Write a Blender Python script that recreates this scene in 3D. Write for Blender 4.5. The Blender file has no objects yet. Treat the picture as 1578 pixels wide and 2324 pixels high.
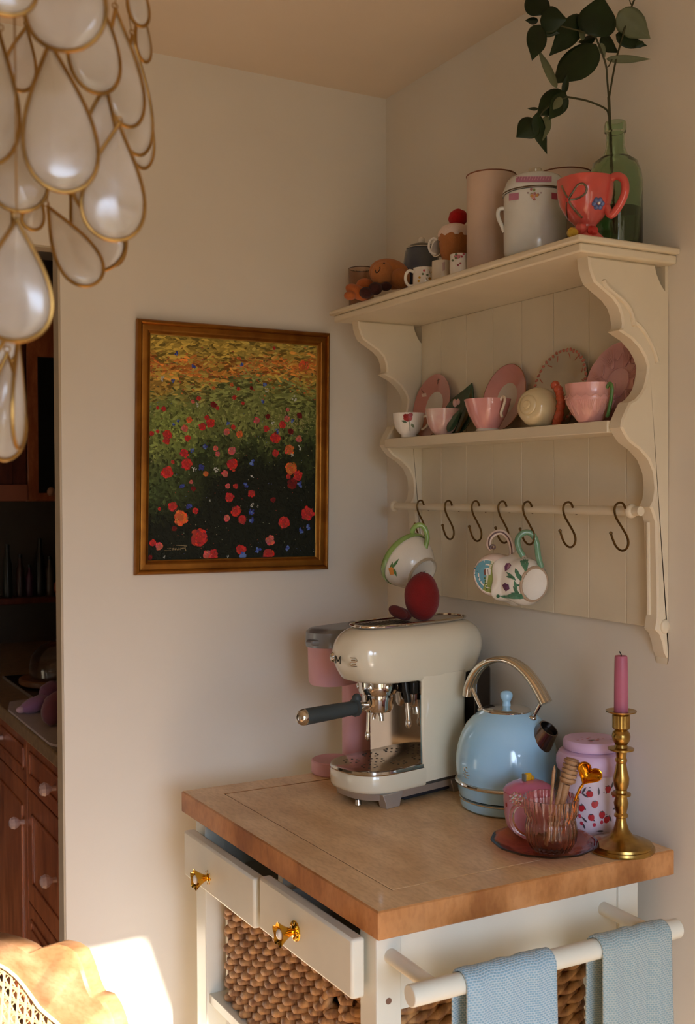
import bpy, bmesh, math, random
from mathutils import Vector, Matrix, noise
V = Vector; PI = math.pi; sin = math.sin; cos = math.cos
random.seed(7)
S = bpy.context.scene
COL = S.collection

# ------------------------------------------------------------------ camera
F_PX = 2465.0; YAW, PITCH, ROLL = .5065, -.0204, -.0045
CAM = V((0, 0, 1.48))
fw = V((sin(YAW)*cos(PITCH), cos(YAW)*cos(PITCH), sin(PITCH)))
rt = V((cos(YAW), -sin(YAW), 0)); up = rt.cross(fw)
rt, up = rt*cos(ROLL)+up*sin(ROLL), -rt*sin(ROLL)+up*cos(ROLL)
cd = bpy.data.cameras.new('camera'); cam = bpy.data.objects.new('camera', cd); COL.objects.link(cam)
cd.sensor_fit = 'HORIZONTAL'; cd.sensor_width = 24; cd.lens = F_PX/1578*24
cd.clip_start = .05; cd.clip_end = 60
cd.dof.use_dof = True; cd.dof.focus_distance = 1.95; cd.dof.aperture_fstop = 8.5
m = Matrix.Identity(4)
for i in range(3): m[i][0] = rt[i]; m[i][1] = up[i]; m[i][2] = -fw[i]; m[i][3] = CAM[i]
cam.matrix_world = m; S.camera = cam

# ------------------------------------------------------------------ world, sun, window light
w = bpy.data.worlds.new('sky'); S.world = w; w.use_nodes = True
bg = w.node_tree.nodes['Background']; bg.inputs[1].default_value = 1.0
wt_ = w.node_tree; wc = wt_.nodes.new('ShaderNodeTexCoord'); wsx = wt_.nodes.new('ShaderNodeSeparateXYZ'); wr = wt_.nodes.new('ShaderNodeValToRGB')   # garden below the horizon, blue-white sky above
wt_.links.new(wc.outputs['Generated'], wsx.inputs[0]); wt_.links.new(wsx.outputs['Z'], wr.inputs[0]); wt_.links.new(wr.outputs[0], bg.inputs[0])
SKYC = (8.6, 10.7, 14.2, 1); GRC = (1.7, 1.5, 1.1, 1)
wr.color_ramp.elements[0].position = .0; wr.color_ramp.elements[0].color = GRC; wr.color_ramp.elements[1].position = .14; wr.color_ramp.elements[1].color = SKYC
SUN = V((.12, 1, -.48)).normalized()
sl = bpy.data.lights.new('sun', 'SUN'); sl.energy = 21; sl.angle = math.radians(.6); sl.color = (1, .93, .84)
so = bpy.data.objects.new('sun', sl); COL.objects.link(so); so.rotation_euler = SUN.to_track_quat('-Z', 'Y').to_euler(); so.location = (0, -3, 3)
pl = bpy.data.lights.new('window_portal', 'AREA'); pl.shape = 'RECTANGLE'; pl.size = .85; pl.size_y = 2.05; pl.cycles.is_portal = True
po = bpy.data.objects.new('window_portal', pl); COL.objects.link(po); po.location = (.125, -1.02, 1.08); po.rotation_euler = (math.radians(90), 0, 0)
p2 = bpy.data.lights.new('window_portal_2', 'AREA'); p2.shape = 'RECTANGLE'; p2.size = .30; p2.size_y = 1.35; p2.cycles.is_portal = True
po2 = bpy.data.objects.new('window_portal_2', p2); COL.objects.link(po2); po2.location = (.79, -1.02, 1.075); po2.rotation_euler = (math.radians(90), 0, 0)
p4 = bpy.data.lights.new('added_opening_portal', 'AREA'); p4.shape = 'RECTANGLE'; p4.size = .9; p4.size_y = .7; p4.cycles.is_portal = True
po4 = bpy.data.objects.new('added_opening_portal', p4); COL.objects.link(po4); po4.location = (-2.42, 2.85, .55); po4.rotation_euler = (0, math.radians(-90), 0)  # portal of the opening added to brighten the kitchen
S.view_settings.view_transform = 'Standard'; S.view_settings.look = 'None'; S.view_settings.gamma = 1
S.view_settings.use_curve_mapping = False; S.view_settings.exposure = 0.19

# ------------------------------------------------------------------ helpers: points on real planes seen at a pixel of the photograph
def ray(x, y): return fw + rt*((x-789)/F_PX) - up*((y-1162)/F_PX)
def on_z(x, y, z): d = ray(x, y); return CAM + d*((z-CAM.z)/d.z)
def on_x(x, y, X): d = ray(x, y); return CAM + d*(X/d.x)
def on_y(x, y, Y): d = ray(x, y); return CAM + d*(Y/d.y)
def at_d(x, y, D): return CAM + ray(x, y)*D
def depth(p): return (V(p)-CAM).dot(fw)
def mpp(p): return depth(p)/F_PX

def srgb(h):
    if isinstance(h, str):
        h = h.lstrip('#'); c = [int(h[i:i+2], 16)/255 for i in (0, 2, 4)]
    else: c = h
    return tuple(((x+.055)/1.055)**2.4 if x > .04045 else x/12.92 for x in c)+(1,)

def M(name, col, rough=.5, metal=0, trans=0, ior=1.45, coat=0, bump=None, var=None, sss=0, sheen=0, emit=None, thin=False, stretch=(1, 1, 1), spec=None):
    m = bpy.data.materials.new(name); m.use_nodes = True; nt = m.node_tree; b = nt.nodes['Principled BSDF']
    I = b.inputs; I['Base Color'].default_value = srgb(col); I['Roughness'].default_value = rough; I['Metallic'].default_value = metal
    I['Transmission Weight'].default_value = trans; I['IOR'].default_value = ior; I['Coat Weight'].default_value = coat; I['Coat Roughness'].default_value = .08
    if spec is not None: I['Specular IOR Level'].default_value = spec
    if sss: I['Subsurface Weight'].default_value = sss; I['Subsurface Radius'].default_value = (.01, .006, .004); I['Subsurface Scale'].default_value = .5
    if sheen: I['Sheen Weight'].default_value = sheen; I['Sheen Roughness'].default_value = .5
    tc = nt.nodes.new('ShaderNodeTexCoord'); mp = nt.nodes.new('ShaderNodeMapping'); mp.inputs['Scale'].default_value = stretch
    nt.links.new(tc.outputs['Object'], mp.inputs['Vector'])
    v = var or (14, .06)
    n = nt.nodes.new('ShaderNodeTexNoise'); n.inputs['Scale'].default_value = v[0]; n.inputs['Detail'].default_value = 5
    nt.links.new(mp.outputs[0], n.inputs['Vector'])
    r = nt.nodes.new('ShaderNodeValToRGB'); c = srgb(col)
    c2 = srgb(v[2]) if len(v) > 2 else tuple(max(0, x*(1-v[1])) for x in c[:3])+(1,)
    c1 = c if len(v) > 2 else tuple(min(1, x*(1+v[1]*.6)) for x in c[:3])+(1,)
    r.color_ramp.elements[0].color = c2; r.color_ramp.elements[1].color = c1
    r.color_ramp.elements[0].position = .35; r.color_ramp.elements[1].position = .65
    nt.links.new(n.outputs[0], r.inputs[0]); nt.links.new(r.outputs[0], I['Base Color'])
    if bump:
        n2 = nt.nodes.new('ShaderNodeTexNoise'); n2.inputs['Scale'].default_value = bump[0]; n2.inputs['Detail'].default_value = 4
        nt.links.new(mp.outputs[0], n2.inputs['Vector'])
        bp = nt.nodes.new('ShaderNodeBump'); bp.inputs['Strength'].default_value = bump[1]; bp.inputs['Distance'].default_value = bump[2] if len(bump) > 2 else .002
        nt.links.new(n2.outputs[0], bp.inputs['Height']); nt.links.new(bp.outputs[0], I['Normal'])
    if emit: I['Emission Color'].default_value = srgb(emit[0]); I['Emission Strength'].default_value = emit[1]
    return m

class MB:
    def __init__(s, mat=None, xf=None): s.v = []; s.f = []; s.M = mat; s.xf = xf; s.uv = None; s.fc = []
    def add(s, vs, fs, col=None):
        o = len(s.v)
        for p in vs:
            p = V(p)
            if s.M is not None: p = s.M @ p
            if s.xf: p = V(s.xf(p))
            s.v.append(p)
        for f in fs: s.f.append([i+o for i in f]); s.fc.append(col)
        return s
    def box(s, a, b):
        (x0, y0, z0), (x1, y1, z1) = a, b
        return s.add([(x, y, z) for z in (z0, z1) for y in (y0, y1) for x in (x0, x1)], [(0, 2, 3, 1), (4, 5, 7, 6), (0, 1, 5, 4), (2, 6, 7, 3), (0, 4, 6, 2), (1, 3, 7, 5)])
    def prism(s, poly, fn, a, b, bev=0):   # poly 2-D list, fn(p,q,t)->3-D
        n = len(poly); vs = []
        ts = [(a, 0), (b, 0)] if not bev else [(a, bev), (a+(bev if b > a else -bev), 0), (b-(bev if b > a else -bev), 0), (b, bev)]
        for t, ins in ts:
            pp = inset(poly, ins) if ins else poly
            vs += [fn(p[0], p[1], t) for p in pp]
        fs = [tuple(range(n))[::-1], tuple(range((len(ts)-1)*n, len(ts)*n))]
        for k in range(len(ts)-1):
            for i in range(n): j = (i+1) % n; fs.append((k*n+i, k*n+j, (k+1)*n+j, (k+1)*n+i))
        return s.add(vs, fs)
    def tube(s, pts, r, n=10, closed=False, caps=True, flat=1, upv=None):
        pts = [V(p) for p in pts]; N = len(pts); vs = []; fs = []
        rr = r if hasattr(r, '__len__') else [r]*N
        T = []
        for i in range(N):
            a = pts[(i-1) % N] if closed or i > 0 else pts[i]; b = pts[(i+1) % N] if closed or i < N-1 else pts[i]
            d = b-a; T.append(d.normalized() if d.length > 1e-9 else V((0, 0, 1)))
        nrm = V(upv) if upv else T[0].orthogonal()
        for i in range(N):
            nrm = (nrm-T[i]*nrm.dot(T[i]))
            if nrm.length < 1e-6: nrm = T[i].orthogonal()
            nrm.normalize(); bn = T[i].cross(nrm)
            for k in range(n): a = 2*PI*k/n; vs.append(pts[i]+nrm*(cos(a)*rr[i]*flat)+bn*(sin(a)*rr[i]))
        for i in range(N if closed else N-1):
            j = (i+1) % N
            for k in range(n): l = (k+1) % n; fs.append((i*n+k, i*n+l, j*n+l, j*n+k))
        if caps and not closed: fs.append(tuple(range(n))[::-1]); fs.append(tuple(range((N-1)*n, N*n)))
        return s.add(vs, fs)
    def lathe(s, prof, n=40, c=(0, 0, 0), f=None, caps=(False, False), a0=0):   # prof [(r,z)]
        c = V(c); vs = []; fs = []
        for i, (r, z) in enumerate(prof):
            for k in range(n):
                a = 2*PI*k/n+a0; q = f(a, z) if f else 1
                vs.append(c+V((r*q*cos(a), r*q*sin(a), z)))
        for i in range(len(prof)-1):
            for k in range(n): l = (k+1) % n; fs.append((i*n+k, i*n+l, (i+1)*n+l, (i+1)*n+k))
        if caps[0]: fs.append(tuple(range(n))[::-1])
        if caps[1]: fs.append(tuple(range((len(prof)-1)*n, len(prof)*n)))
        return s.add(vs, fs)
    def loft(s, rings, caps=(True, True)):
        n = len(rings[0]); vs = [p for r in rings for p in r]; fs = []
        for i in range(len(rings)-1):
            for k in range(n): l = (k+1) % n; fs.append((i*n+k, i*n+l, (i+1)*n+l, (i+1)*n+k))
        if caps[0]: fs.append(tuple(range(n))[::-1])
        if caps[1]: fs.append(tuple(range((len(rings)-1)*n, len(rings)*n)))
        return s.add(vs, fs)
    def ell(s, c, r, n=20, m=12, f=None, rot=None):
        vs = []; fs = []; c = V(c); r = (r, r, r) if not hasattr(r, '__len__') else r
        for i in range(m+1):
            t = PI*i/m
            for k in range(n):
                a = 2*PI*k/n; d = V((sin(t)*cos(a), sin(t)*sin(a), -cos(t))); q = f(d) if f else 1
                p = V((d.x*r[0]*q, d.y*r[1]*q, d.z*r[2]*q))
                if rot: p = rot @ p
                vs.append(c+p)
        for i in range(m):
            for k in range(n): l = (k+1) % n; fs.append((i*n+k, i*n+l, (i+1)*n+l, (i+1)*n+k))
        return s.add(vs, fs)
    def grid(s, fn, nu, nv, uvs=None):
        vs = [fn(i/nu, j/nv) for j in range(nv+1) for i in range(nu+1)]
        fs = [(j*(nu+1)+i, j*(nu+1)+i+1, (j+1)*(nu+1)+i+1, (j+1)*(nu+1)+i) for j in range(nv) for i in range(nu)]
        if uvs: s.uv = [uvs(i/nu, j/nv) for j in range(nv+1) for i in range(nu+1)]
        return s.add(vs, fs)

def inset(poly, d):
    n = len(poly); out = []; A = sum(poly[i][0]*poly[(i+1) % n][1]-poly[(i+1) % n][0]*poly[i][1] for i in range(n)); sg = 1 if A > 0 else -1
    for i in range(n):
        p0, p1, p2 = V(poly[i-1]), V(poly[i]), V(poly[(i+1) % n])
        e1 = (p1-p0).normalized(); e2 = (p2-p1).normalized(); n1 = V((-e1.y, e1.x))*sg; n2 = V((-e2.y, e2.x))*sg
        b = n1+n2; b = b.normalized() if b.length > 1e-6 else n1
        q = max(.5, b.dot(n1)); out.append(tuple(p1+b*(d/q)))
    return out

ORG = {}
def org(o):
    while o is not None:
        if o.name in ORG: return ORG[o.name]
        o = o.parent
    return V((0, 0, 0))
def obj(name, mb, mat, parent=None, smooth=35, bevel=0, origin=None, solid=0, sub=0, kind=None, label=None, merge=True):
    o3 = org(parent) if parent else (V(origin) if origin is not None else V((0, 0, 0)))
    me = bpy.data.meshes.new(name); me.from_pydata([p-o3 for p in mb.v], [], mb.f)
    if mb.uv:
        ul = me.uv_layers.new(name='UVMap')
        for l in me.loops: ul.data[l.index].uv = mb.uv[l.vertex_index]
    if any(c is not None for c in mb.fc):
        ca = me.color_attributes.new('Col', 'FLOAT_COLOR', 'CORNER')
        for p in me.polygons:
            for li in p.loop_indices: ca.data[li].color = mb.fc[p.index] or (1, 1, 1, 1)
    elif merge:
        b = bmesh.new(); b.from_mesh(me); bmesh.ops.remove_doubles(b, verts=b.verts, dist=1e-6); bmesh.ops.recalc_face_normals(b, faces=b.faces); b.to_mesh(me); b.free()
    me.materials.append(mat)
    if smooth:
        me.shade_smooth(); me.set_sharp_from_angle(angle=math.radians(smooth))
    o = bpy.data.objects.new(name, me); COL.objects.link(o)
    if parent: o.parent = parent
    else:
        o.location = o3; ORG[o.name] = o3
    if bevel:
        q = o.modifiers.new('bevel', 'BEVEL'); q.width = bevel; q.segments = 2; q.limit_method = 'ANGLE'; q.angle_limit = math.radians(40); q.harden_normals = False
    if solid:
        q = o.modifiers.new('solid', 'SOLIDIFY'); q.thickness = solid; q.offset = 0
    if sub:
        q = o.modifiers.new('sub', 'SUBSURF'); q.levels = sub; q.render_levels = sub
    if kind: o['kind'] = kind
    if label: o['label'] = label
    return o
def tag(o, label, cat, group=None):
    o['label'] = label; o['category'] = cat
    if group: o['group'] = group
    return o
def thing(name, loc, label, cat, group=None):
    o = bpy.data.objects.new(name, None); o.empty_display_size = .03; COL.objects.link(o); o.location = loc; ORG[o.name] = V(loc)
    return tag(o, label, cat, group)
def dup(root, delta, label):
    c = root.copy(); COL.objects.link(c); c.location = root.location+V(delta); c['label'] = label; ORG[c.name] = ORG[root.name]+V(delta)
    for ch in list(root.children):
        d = ch.copy(); COL.objects.link(d); d.parent = c
        for g in ch.children: e = g.copy(); COL.objects.link(e); e.parent = d
    return c
def struct(name, mb, mat, **k): return obj(name, mb, mat, kind='structure', **k)
def arc(c, r, a0, a1, n, u, v): return [V(c)+V(u)*(r*cos(a0+(a1-a0)*i/n))+V(v)*(r*sin(a0+(a1-a0)*i/n)) for i in range(n+1)]
def smoothpath(P, n=6):   # Catmull-Rom
    P = [V(p) for p in P]; out = []
    for i in range(len(P)-1):
        p0 = P[max(i-1, 0)]; p1 = P[i]; p2 = P[i+1]; p3 = P[min(i+2, len(P)-1)]
        for k in range(n):
            t = k/n; out.append(.5*((2*p1)+(p2-p0)*t+(2*p0-5*p1+4*p2-p3)*t*t+(3*p1-p0-3*p2+p3)*t**3))
    out.append(P[-1]); return out
def lerp(a, b, t): return a+(b-a)*t
def rprof(prof, z):
    for i in range(len(prof)-1):
        (r0, z0), (r1, z1) = prof[i], prof[i+1]
        if min(z0, z1) <= z <= max(z0, z1) and abs(z1-z0) > 1e-9: return r0+(r1-r0)*(z-z0)/(z1-z0)
    return prof[-1][0]
def decal(mb, prof, c, ang, z, poly, off=.0004, col=None):   # 2-D polygon (metres across, up) wrapped on a turned surface
    c = V(c); vs = []
    pc = (sum(p[0] for p in poly)/len(poly), sum(p[1] for p in poly)/len(poly))
    for (a, b) in [pc]+list(poly):
        zz = z+b; r = rprof(prof, zz)+off; t = ang+a/max(r, .005); vs.append(c+V((r*cos(t), r*sin(t), zz)))
    n = len(poly); mb.add(vs, [(0, i+1, (i+1) % n+1) for i in range(n)], col)
def blobp(x, y, rx, ry, n=9, rot=0, jit=.1):
    o = []
    for i in range(n):
        a = 2*PI*i/n; q = 1+random.uniform(-jit, jit); u = cos(a)*rx*q; v = sin(a)*ry*q
        o.append((x+u*cos(rot)-v*sin(rot), y+u*sin(rot)+v*cos(rot)))
    return o
def leafp(x, y, L, W, rot): return [(x+u*cos(rot)-v*sin(rot), y+u*sin(rot)+v*cos(rot)) for u, v in ((0, 0), (L*.25, W*.4), (L*.6, W*.4), (L, 0), (L*.6, -W*.4), (L*.25, -W*.4))]
def cam_ang(p): d = V(p)-CAM; return math.atan2(-d.y, -d.x)   # azimuth from point p towards the camera

def vcol(name, rough=.45, coat=0, metal=0):
    m = M(name, '#ffffff', rough, metal, coat=coat); nt = m.node_tree
    a = nt.nodes.new('ShaderNodeVertexColor'); a.layer_name = 'Col'; nt.links.new(a.outputs[0], nt.nodes['Principled BSDF'].inputs['Base Color']); return m

# ------------------------------------------------------------------ materials
WALL = M('wall_paint', '#dfd8ca', .85, bump=(220, .06, .001), var=(3, .03))
CEIL = M('ceiling_paint', '#dccdb8', .9, var=(3, .03))
JAMB = M('jamb_paint', '#b9ab93', .6)
FLOOR = M('floor_wood', '#bd9468', .4, var=(5, .3), stretch=(1, 8, 1))
CREAM = M('cream_paint', '#dbcfb5', .42, coat=.15, bump=(90, .03, .001), var=(9, .04))
TCREAM = M('trolley_paint', '#dedccb', .4, coat=.1, var=(9, .04))
CHROME = M('chrome', '#d8d5cf', .09, 1)
STEEL = M('brushed_steel', '#c9c5c0', .42, .75, bump=(400, .1, .0005))
GOLD = M('gold_metal', '#d9a441', .22, 1)
BRASS = M('brass', '#b08d4c', .26, 1, bump=(60, .15, .001), var=(40, .3))
BRONZE = M('bronze_hook', '#6e5532', .38, 1)
PORC = M('porcelain', '#e9e4da', .14, coat=.5)
WHITE = M('white_glaze', '#efe9dd', .15, coat=.5)
PINKG = M('pink_glaze', '#dc9a96', .14, coat=.6, var=(12, .12))
BLACK = M('black_plastic', '#15130f', .3)
DARK = M('dark_grey_rubber', '#3b4344', .5)
PINKP = M('pink_plastic', '#d9a3a6', .38)
LILAC = M('lilac_ceramic', '#d3b3d3', .4)
XW, YW, ZC = 1.31, 2.17, 2.384
WY = -1.0   # window wall

# ================================================================== THE ROOM
struct('floor', MB().box((-2.4, -1.1, -.05), (1.5, 5.2, 0)), FLOOR)
struct('ceiling', MB().box((-2.4, -1.1, ZC), (1.5, 5.2, ZC+.05)), CEIL)
struct('wall_right', MB().box((XW, -1.1, 0), (XW+.08, YW+.05, ZC)), WALL)
EX = .553; HZ = 1.965                     # end of the partition wall, underside of the lintel
struct('wall_back', MB().box((EX, YW, 0), (XW, YW+.042, ZC)).box((-2.4, YW, HZ), (EX, YW+.042, ZC)).box((-2.4, YW, 0), (-.9, YW+.042, HZ)), WALL)
struct('trim_1', MB().box((EX-.004, YW+.002, 0), (EX, YW+.041, HZ)), JAMB)
struct('trim_2', MB().box((-.9, YW+.002, HZ-.004), (EX-.004, YW+.041, HZ)), JAMB)
struct('wall_left', MB().box((-2.45, -1.1, 0), (-2.4, 2.5, ZC)).box((-2.45, 3.2, 0), (-2.4, 5.2, ZC)).box((-2.45, 2.5, 0), (-2.4, 3.2, .1)).box((-2.45, 2.5, 1.0), (-2.4, 3.2, ZC)), WALL)
wf = MB()
for a in (2.5, 3.16): wf.box((-2.44, a, .1), (-2.41, a+.04, 1.0))
struct('added_kitchen_opening', wf, TCREAM)  # invented low opening in the left wall, added to light the kitchen cabinets
# window wall behind the camera, with an opening
wx0, wx1, wz0, wz1 = -.30, .55, .06, 2.107
vx0, vx1, vz0, vz1 = .64, .94, .40, 1.75
struct('wall_front', MB().box((-2.4, WY-.1, 0), (wx0, WY, ZC)).box((wx1, WY-.1, 0), (vx0, WY, ZC)).box((vx1, WY-.1, 0), (XW, WY, ZC)).box((vx0, WY-.1, 0), (vx1, WY, vz0)).box((vx0, WY-.1, vz1), (vx1, WY, ZC)).box((wx0, WY-.1, 0), (wx1, WY, wz0)).box((wx0, WY-.1, wz1), (wx1, WY, ZC)), WALL)
wf = MB()
for a in (wx0, wx1-.04): wf.box((a, WY-.07, wz0), (a+.04, WY-.03, wz1))
wf.box((wx0, WY-.07, wz0), (wx1, WY-.03, wz0+.04))
struct('window_1', wf, TCREAM)
struct('added_light_blocker', MB().box((wx0-.1, WY-.65, 0), (wx0, WY-.1, ZC)), WALL)  # unseen pier added outside to keep slanting daylight off the right wall
wf = MB()
for a in (vx0, vx1-.04): wf.box((a, WY-.07, vz0), (a+.04, WY-.03, vz1))
for a in (vz0, vz1-.04): wf.box((vx0, WY-.07, a), (vx1, WY-.03, a+.04))
struct('window_2', wf, TCREAM)
# unseen curtain added to cut the slanting edge of the sun patch
def sun_edge_curtain(u, v):
    z = lerp(.02, 2.22, v); xe = .316+(2.107-z)*.32 if z > 1.2 else .606-.1*(1.2-z)
    xe = max(.30, xe); x = lerp(xe, .625, u); return (x, WY+.035+.012*sin(u*40), z)
t = obj('curtain', MB().grid(sun_edge_curtain, 60, 30), M('added_curtain_linen', '#d9c9ae', .9), solid=.002, origin=(.6, WY+.035, .02))
tag(t, 'beige linen curtain added out of view to shape the sun patch', 'curtain')
rod = obj('curtain_rod', MB().tube([(-.9, WY+.04, 2.235), (.72, WY+.04, 2.235)], .012), BRASS, origin=(-.2, WY+.04, 2.22)); tag(rod, 'brass curtain rod above the window', 'curtain rod')

# ================================================================== THE WALL SHELF
sh = thing('wall_shelf', (XW, 1.66, 1.2), 'cream painted wall shelf with scrolled brackets, two shelves and a peg rail', 'shelf')
SZ = 1.863; YO = 1.287; YI = 1.317; YL0, YL1 = 2.005, 2.035
b = MB(); b.box((1.10, 1.262, SZ-.010), (XW, 2.062, SZ)); b.box((1.109, 1.270, SZ-.0245), (XW, 2.056, SZ-.010))
obj('top_board', b, CREAM, sh, bevel=.003)
PR = [(1337, 570), (1338, 590), (1339, 604), (1345, 625), (1351, 640), (1369, 656), (1393, 677), (1406, 695), (1412, 713), (1415, 734), (1414, 743), (1407, 749), (1418, 757), (1436, 769), (1454, 789), (1466, 810), (1472, 830), (1471, 845), (1468, 862), (1463, 880), (1455, 894), (1444, 906), (1431, 913), (1422, 932), (1413, 953), (1411, 970), (1420, 987), (1431, 1003), (1454, 1020), (1474, 1043), (1486, 1073), (1489, 1108), (1486, 1134), (1478, 1151), (1482, 1160), (1490, 1185), (1492, 1271), (1494, 1357), (1494, 1402), (1490, 1430), (1500, 1440), (1507, 1461), (1510, 1480), (1517, 1494), (1528, 1508)]
pr = [(on_y(x, y, YO).x, on_y(x, y, YO).z) for x, y in PR]
pr[0] = (pr[0][0], SZ-.0245); pr[-1] = (1.31, pr[-1][1])
back = [(1.31, 1.795), (1.302, 1.8), (1.2935, 1.8096), (1.285, 1.8248), (1.281, SZ-.0245)]
poly = pr+back
for y0, y1 in ((YO, YI), (YL0, YL1)):
    br = obj('bracket', MB().prism(poly, lambda p, q, t: (p, t, q), y0, y1, .003), CREAM, sh, smooth=28)
    # raised scroll beads on the outer face and a recessed panel line
    off = [(x+.026, z-.006) for x, z in pr[2:10]]
    if y0 == YO:
        bead = MB()
        bead.tube(smoothpath([(x, YO-.0005, z) for x, z in [(p[0]+.022, p[1]-.004) for p in pr[3:10]]], 4), [.0004]+[.0042]*23+[.001], 8)
        bead.tube(smoothpath([(x, YO-.0005, z) for x, z in [(1.226, 1.748), (1.246, 1.738), (1.262, 1.722), (1.276, 1.702), (1.284, 1.683)]], 5), [.0006]+[.0035]*19+[.003], 8)
        obj('bead', bead, CREAM, br)
        obj('moulding_lip', MB().box((1.279, YO-.002, 1.680), (1.292, YO+.001, 1.6825)), CREAM, br)
        obj('dowel_end', MB().ell((1.302, YO, 1.256), (.010, .005, .012)), CREAM, br)
# front flute on the lower straight part of the right bracket
obj('flute', MB().tube([(1.2845, YO+.018, 1.275), (1.2825, YO+.018, 1.425)], .0035, 8), CREAM, sh)
# tongue-and-groove boards
ys = [YI, 1.3725, 1.4653, 1.5608, 1.6541, 1.7451, 1.8356, 1.9279, YL0]
for i in range(len(ys)-1):
    obj('board', MB().box((1.299, ys[i]+.0004, 1.252), (1.3095, ys[i+1]-.0004, SZ-.0245)), CREAM, sh, bevel=.0012)
obj('back_strip', MB().box((1.3035, YO+.002, 1.252), (1.3098, YL1, SZ-.0245)), CREAM, sh)
obj('middle_shelf', MB().box((1.2045, YI-.001, 1.5695), (1.299, YL0+.001, 1.589)), CREAM, sh, bevel=.0015)
ra = on_x(906, 1148, 1.25); rb = on_x(1446, 1163, 1.25)
RZ = 1.4435; RX = 1.262
rail = obj('peg_rail', MB().tube([(RX, 1.300, RZ), (RX, 2.055, RZ)], .0078, 14), CREAM, sh)
obj('knob', MB().ell((RX, 1.322, RZ), (.012, .009, .012)), CREAM, rail); obj('knob', MB().ell((RX, 2.058, RZ), (.012, .008, .012)), CREAM, rail)
for px in (973, 1042, 1103, 1157, 1209, 1309, 1427):
    p = on_x(px, 1166, 1.2985); obj('screw', MB().tube([(1.2975, p.y, 1.436), (1.3005, p.y, 1.436)], .0028, 8), BRONZE, sh)
# ---- S hooks on the rail
def hook_mb(y, ang=0):
    a = V((cos(ang), sin(ang), 0)); z = V((0, 0, 1)); c = V((RX, y, RZ))
    # top loop over rail, long diagonal shank, open bottom loop
    P = []
    R = .0115
    for i in range(9): t = PI*(.0+i/8*1.0); P.append(c+V((0, -cos(t)*R, sin(t)*R+.000)))
    P = [c+V((-.0, -.013, .004)), c+V((0, -.008, .0115)), c+V((0, 0, .0135)), c+V((0, .009, .010)), c+V((0, .0125, .001)), c+V((0, .008, -.012)), c+V((0, -.006, -.028)), c+V((0, -.017, -.042)),
         c+V((0, -.0195, -.053)), c+V((0, -.014, -.062)), c+V((0, -.003, -.0645)), c+V((0, .009, -.058)), c+V((0, .017, -.046)), c+V((0, .021, -.037))]
    m = MB(Matrix.Translation((-.0125, 0, 0))).tube(smoothpath(P, 5), .0019, 8)
    return m, P[-1]+V((-.0125, 0, 0))
hl = ['leftmost bronze S-hook on the peg rail, holding the green-rimmed cup', 'empty bronze S-hook on the peg rail, first to the right of the green-rimmed cup', 'empty bronze S-hook on the peg rail, just left of the hook with the landscape mug',
      'bronze S-hook on the peg rail holding the mug with the painted landscape', 'bronze S-hook on the peg rail holding the green leaf and purple tulip mug', 'empty bronze S-hook on the peg rail between the tulip mug and the last hook', 'rightmost empty bronze S-hook, next to the right bracket of the shelf']
HY = [1.934, 1.830, 1.736, 1.650, 1.575, 1.463, 1.335]
HX = RX
hm, tip = hook_mb(HY[0])
h0 = thing('hook', (RX, HY[0], RZ), hl[0], 'hook', 'bronze S-hooks on the peg rail')
obj('wire', hm, BRONZE, h0); obj('ball_tip', MB().ell(tip, .0030, 10, 8), BRONZE, h0)
for i in range(1, 7): dup(h0, (0, HY[i]-HY[0], 0), hl[i])

# ================================================================== THE TROLLEY
FX, FY = .752, 1.275
bh = V((.9997, -.0239)); ah = V((-.0311, .9995))
def T(p): return (FX+bh.x*p[0]+ah.x*p[1], FY+bh.y*p[0]+ah.y*p[1], p[2])
TW, TL = .545, .707
TZ = .900; TB = .859
def wood(name, c1, c2, c3, stretch, rough=.42):
    m = M(name, c1, rough, stretch=stretch, var=(7, .2, c2), coat=.12); nt = m.node_tree; b = nt.nodes['Principled BSDF']
    r = [n for n in nt.nodes if n.type == 'VALTORGB'][0]; mp = [n for n in nt.nodes if n.type == 'MAPPING'][0]
    e = r.color_ramp.elements.new(.5); e.color = srgb(c3)
    n2 = nt.nodes.new('ShaderNodeTexNoise'); n2.inputs['Scale'].default_value = 60; n2.inputs['Detail'].default_value = 6; nt.links.new(mp.outputs[0], n2.inputs[0])
    n3 = nt.nodes.new('ShaderNodeTexNoise'); n3.inputs['Scale'].default_value = 11; n3.inputs['Detail'].default_value = 3
    tc = [n for n in nt.nodes if n.type == 'TEX_COORD'][0]; nt.links.new(tc.outputs['Object'], n3.inputs[0])
    mx = nt.nodes.new('ShaderNodeMix'); mx.data_type = 'RGBA'; mx.blend_type = 'MULTIPLY'; mx.inputs[0].default_value = .45
    rr = nt.nodes.new('ShaderNodeValToRGB'); rr.color_ramp.elements[0].position = .38; rr.color_ramp.elements[0].color = (.74, .68, .62, 1); rr.color_ramp.elements[1].position = .55
    nt.links.new(n2.outputs[0], rr.inputs[0]); nt.links.new(r.outputs[0], mx.inputs[6]); nt.links.new(rr.outputs[0], mx.inputs[7])
    mx2 = nt.nodes.new('ShaderNodeMix'); mx2.data_type = 'RGBA'; mx2.blend_type = 'MULTIPLY'; mx2.inputs[0].default_value = .5
    r3 = nt.nodes.new('ShaderNodeValToRGB'); r3.color_ramp.elements[0].position = .3; r3.color_ramp.elements[0].color = (.8, .74, .68, 1); r3.color_ramp.elements[1].position = .5
    nt.links.new(n3.outputs[0], r3.inputs[0]); nt.links.new(mx.outputs[2], mx2.inputs[6]); nt.links.new(r3.outputs[0], mx2.inputs[7]); nt.links.new(mx2.outputs[2], b.inputs['Base Color'])
    return m
WTOP = wood('worktop_beech', '#efcc9c', '#dbb382', '#e5c090', (3, 1, 1))
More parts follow.
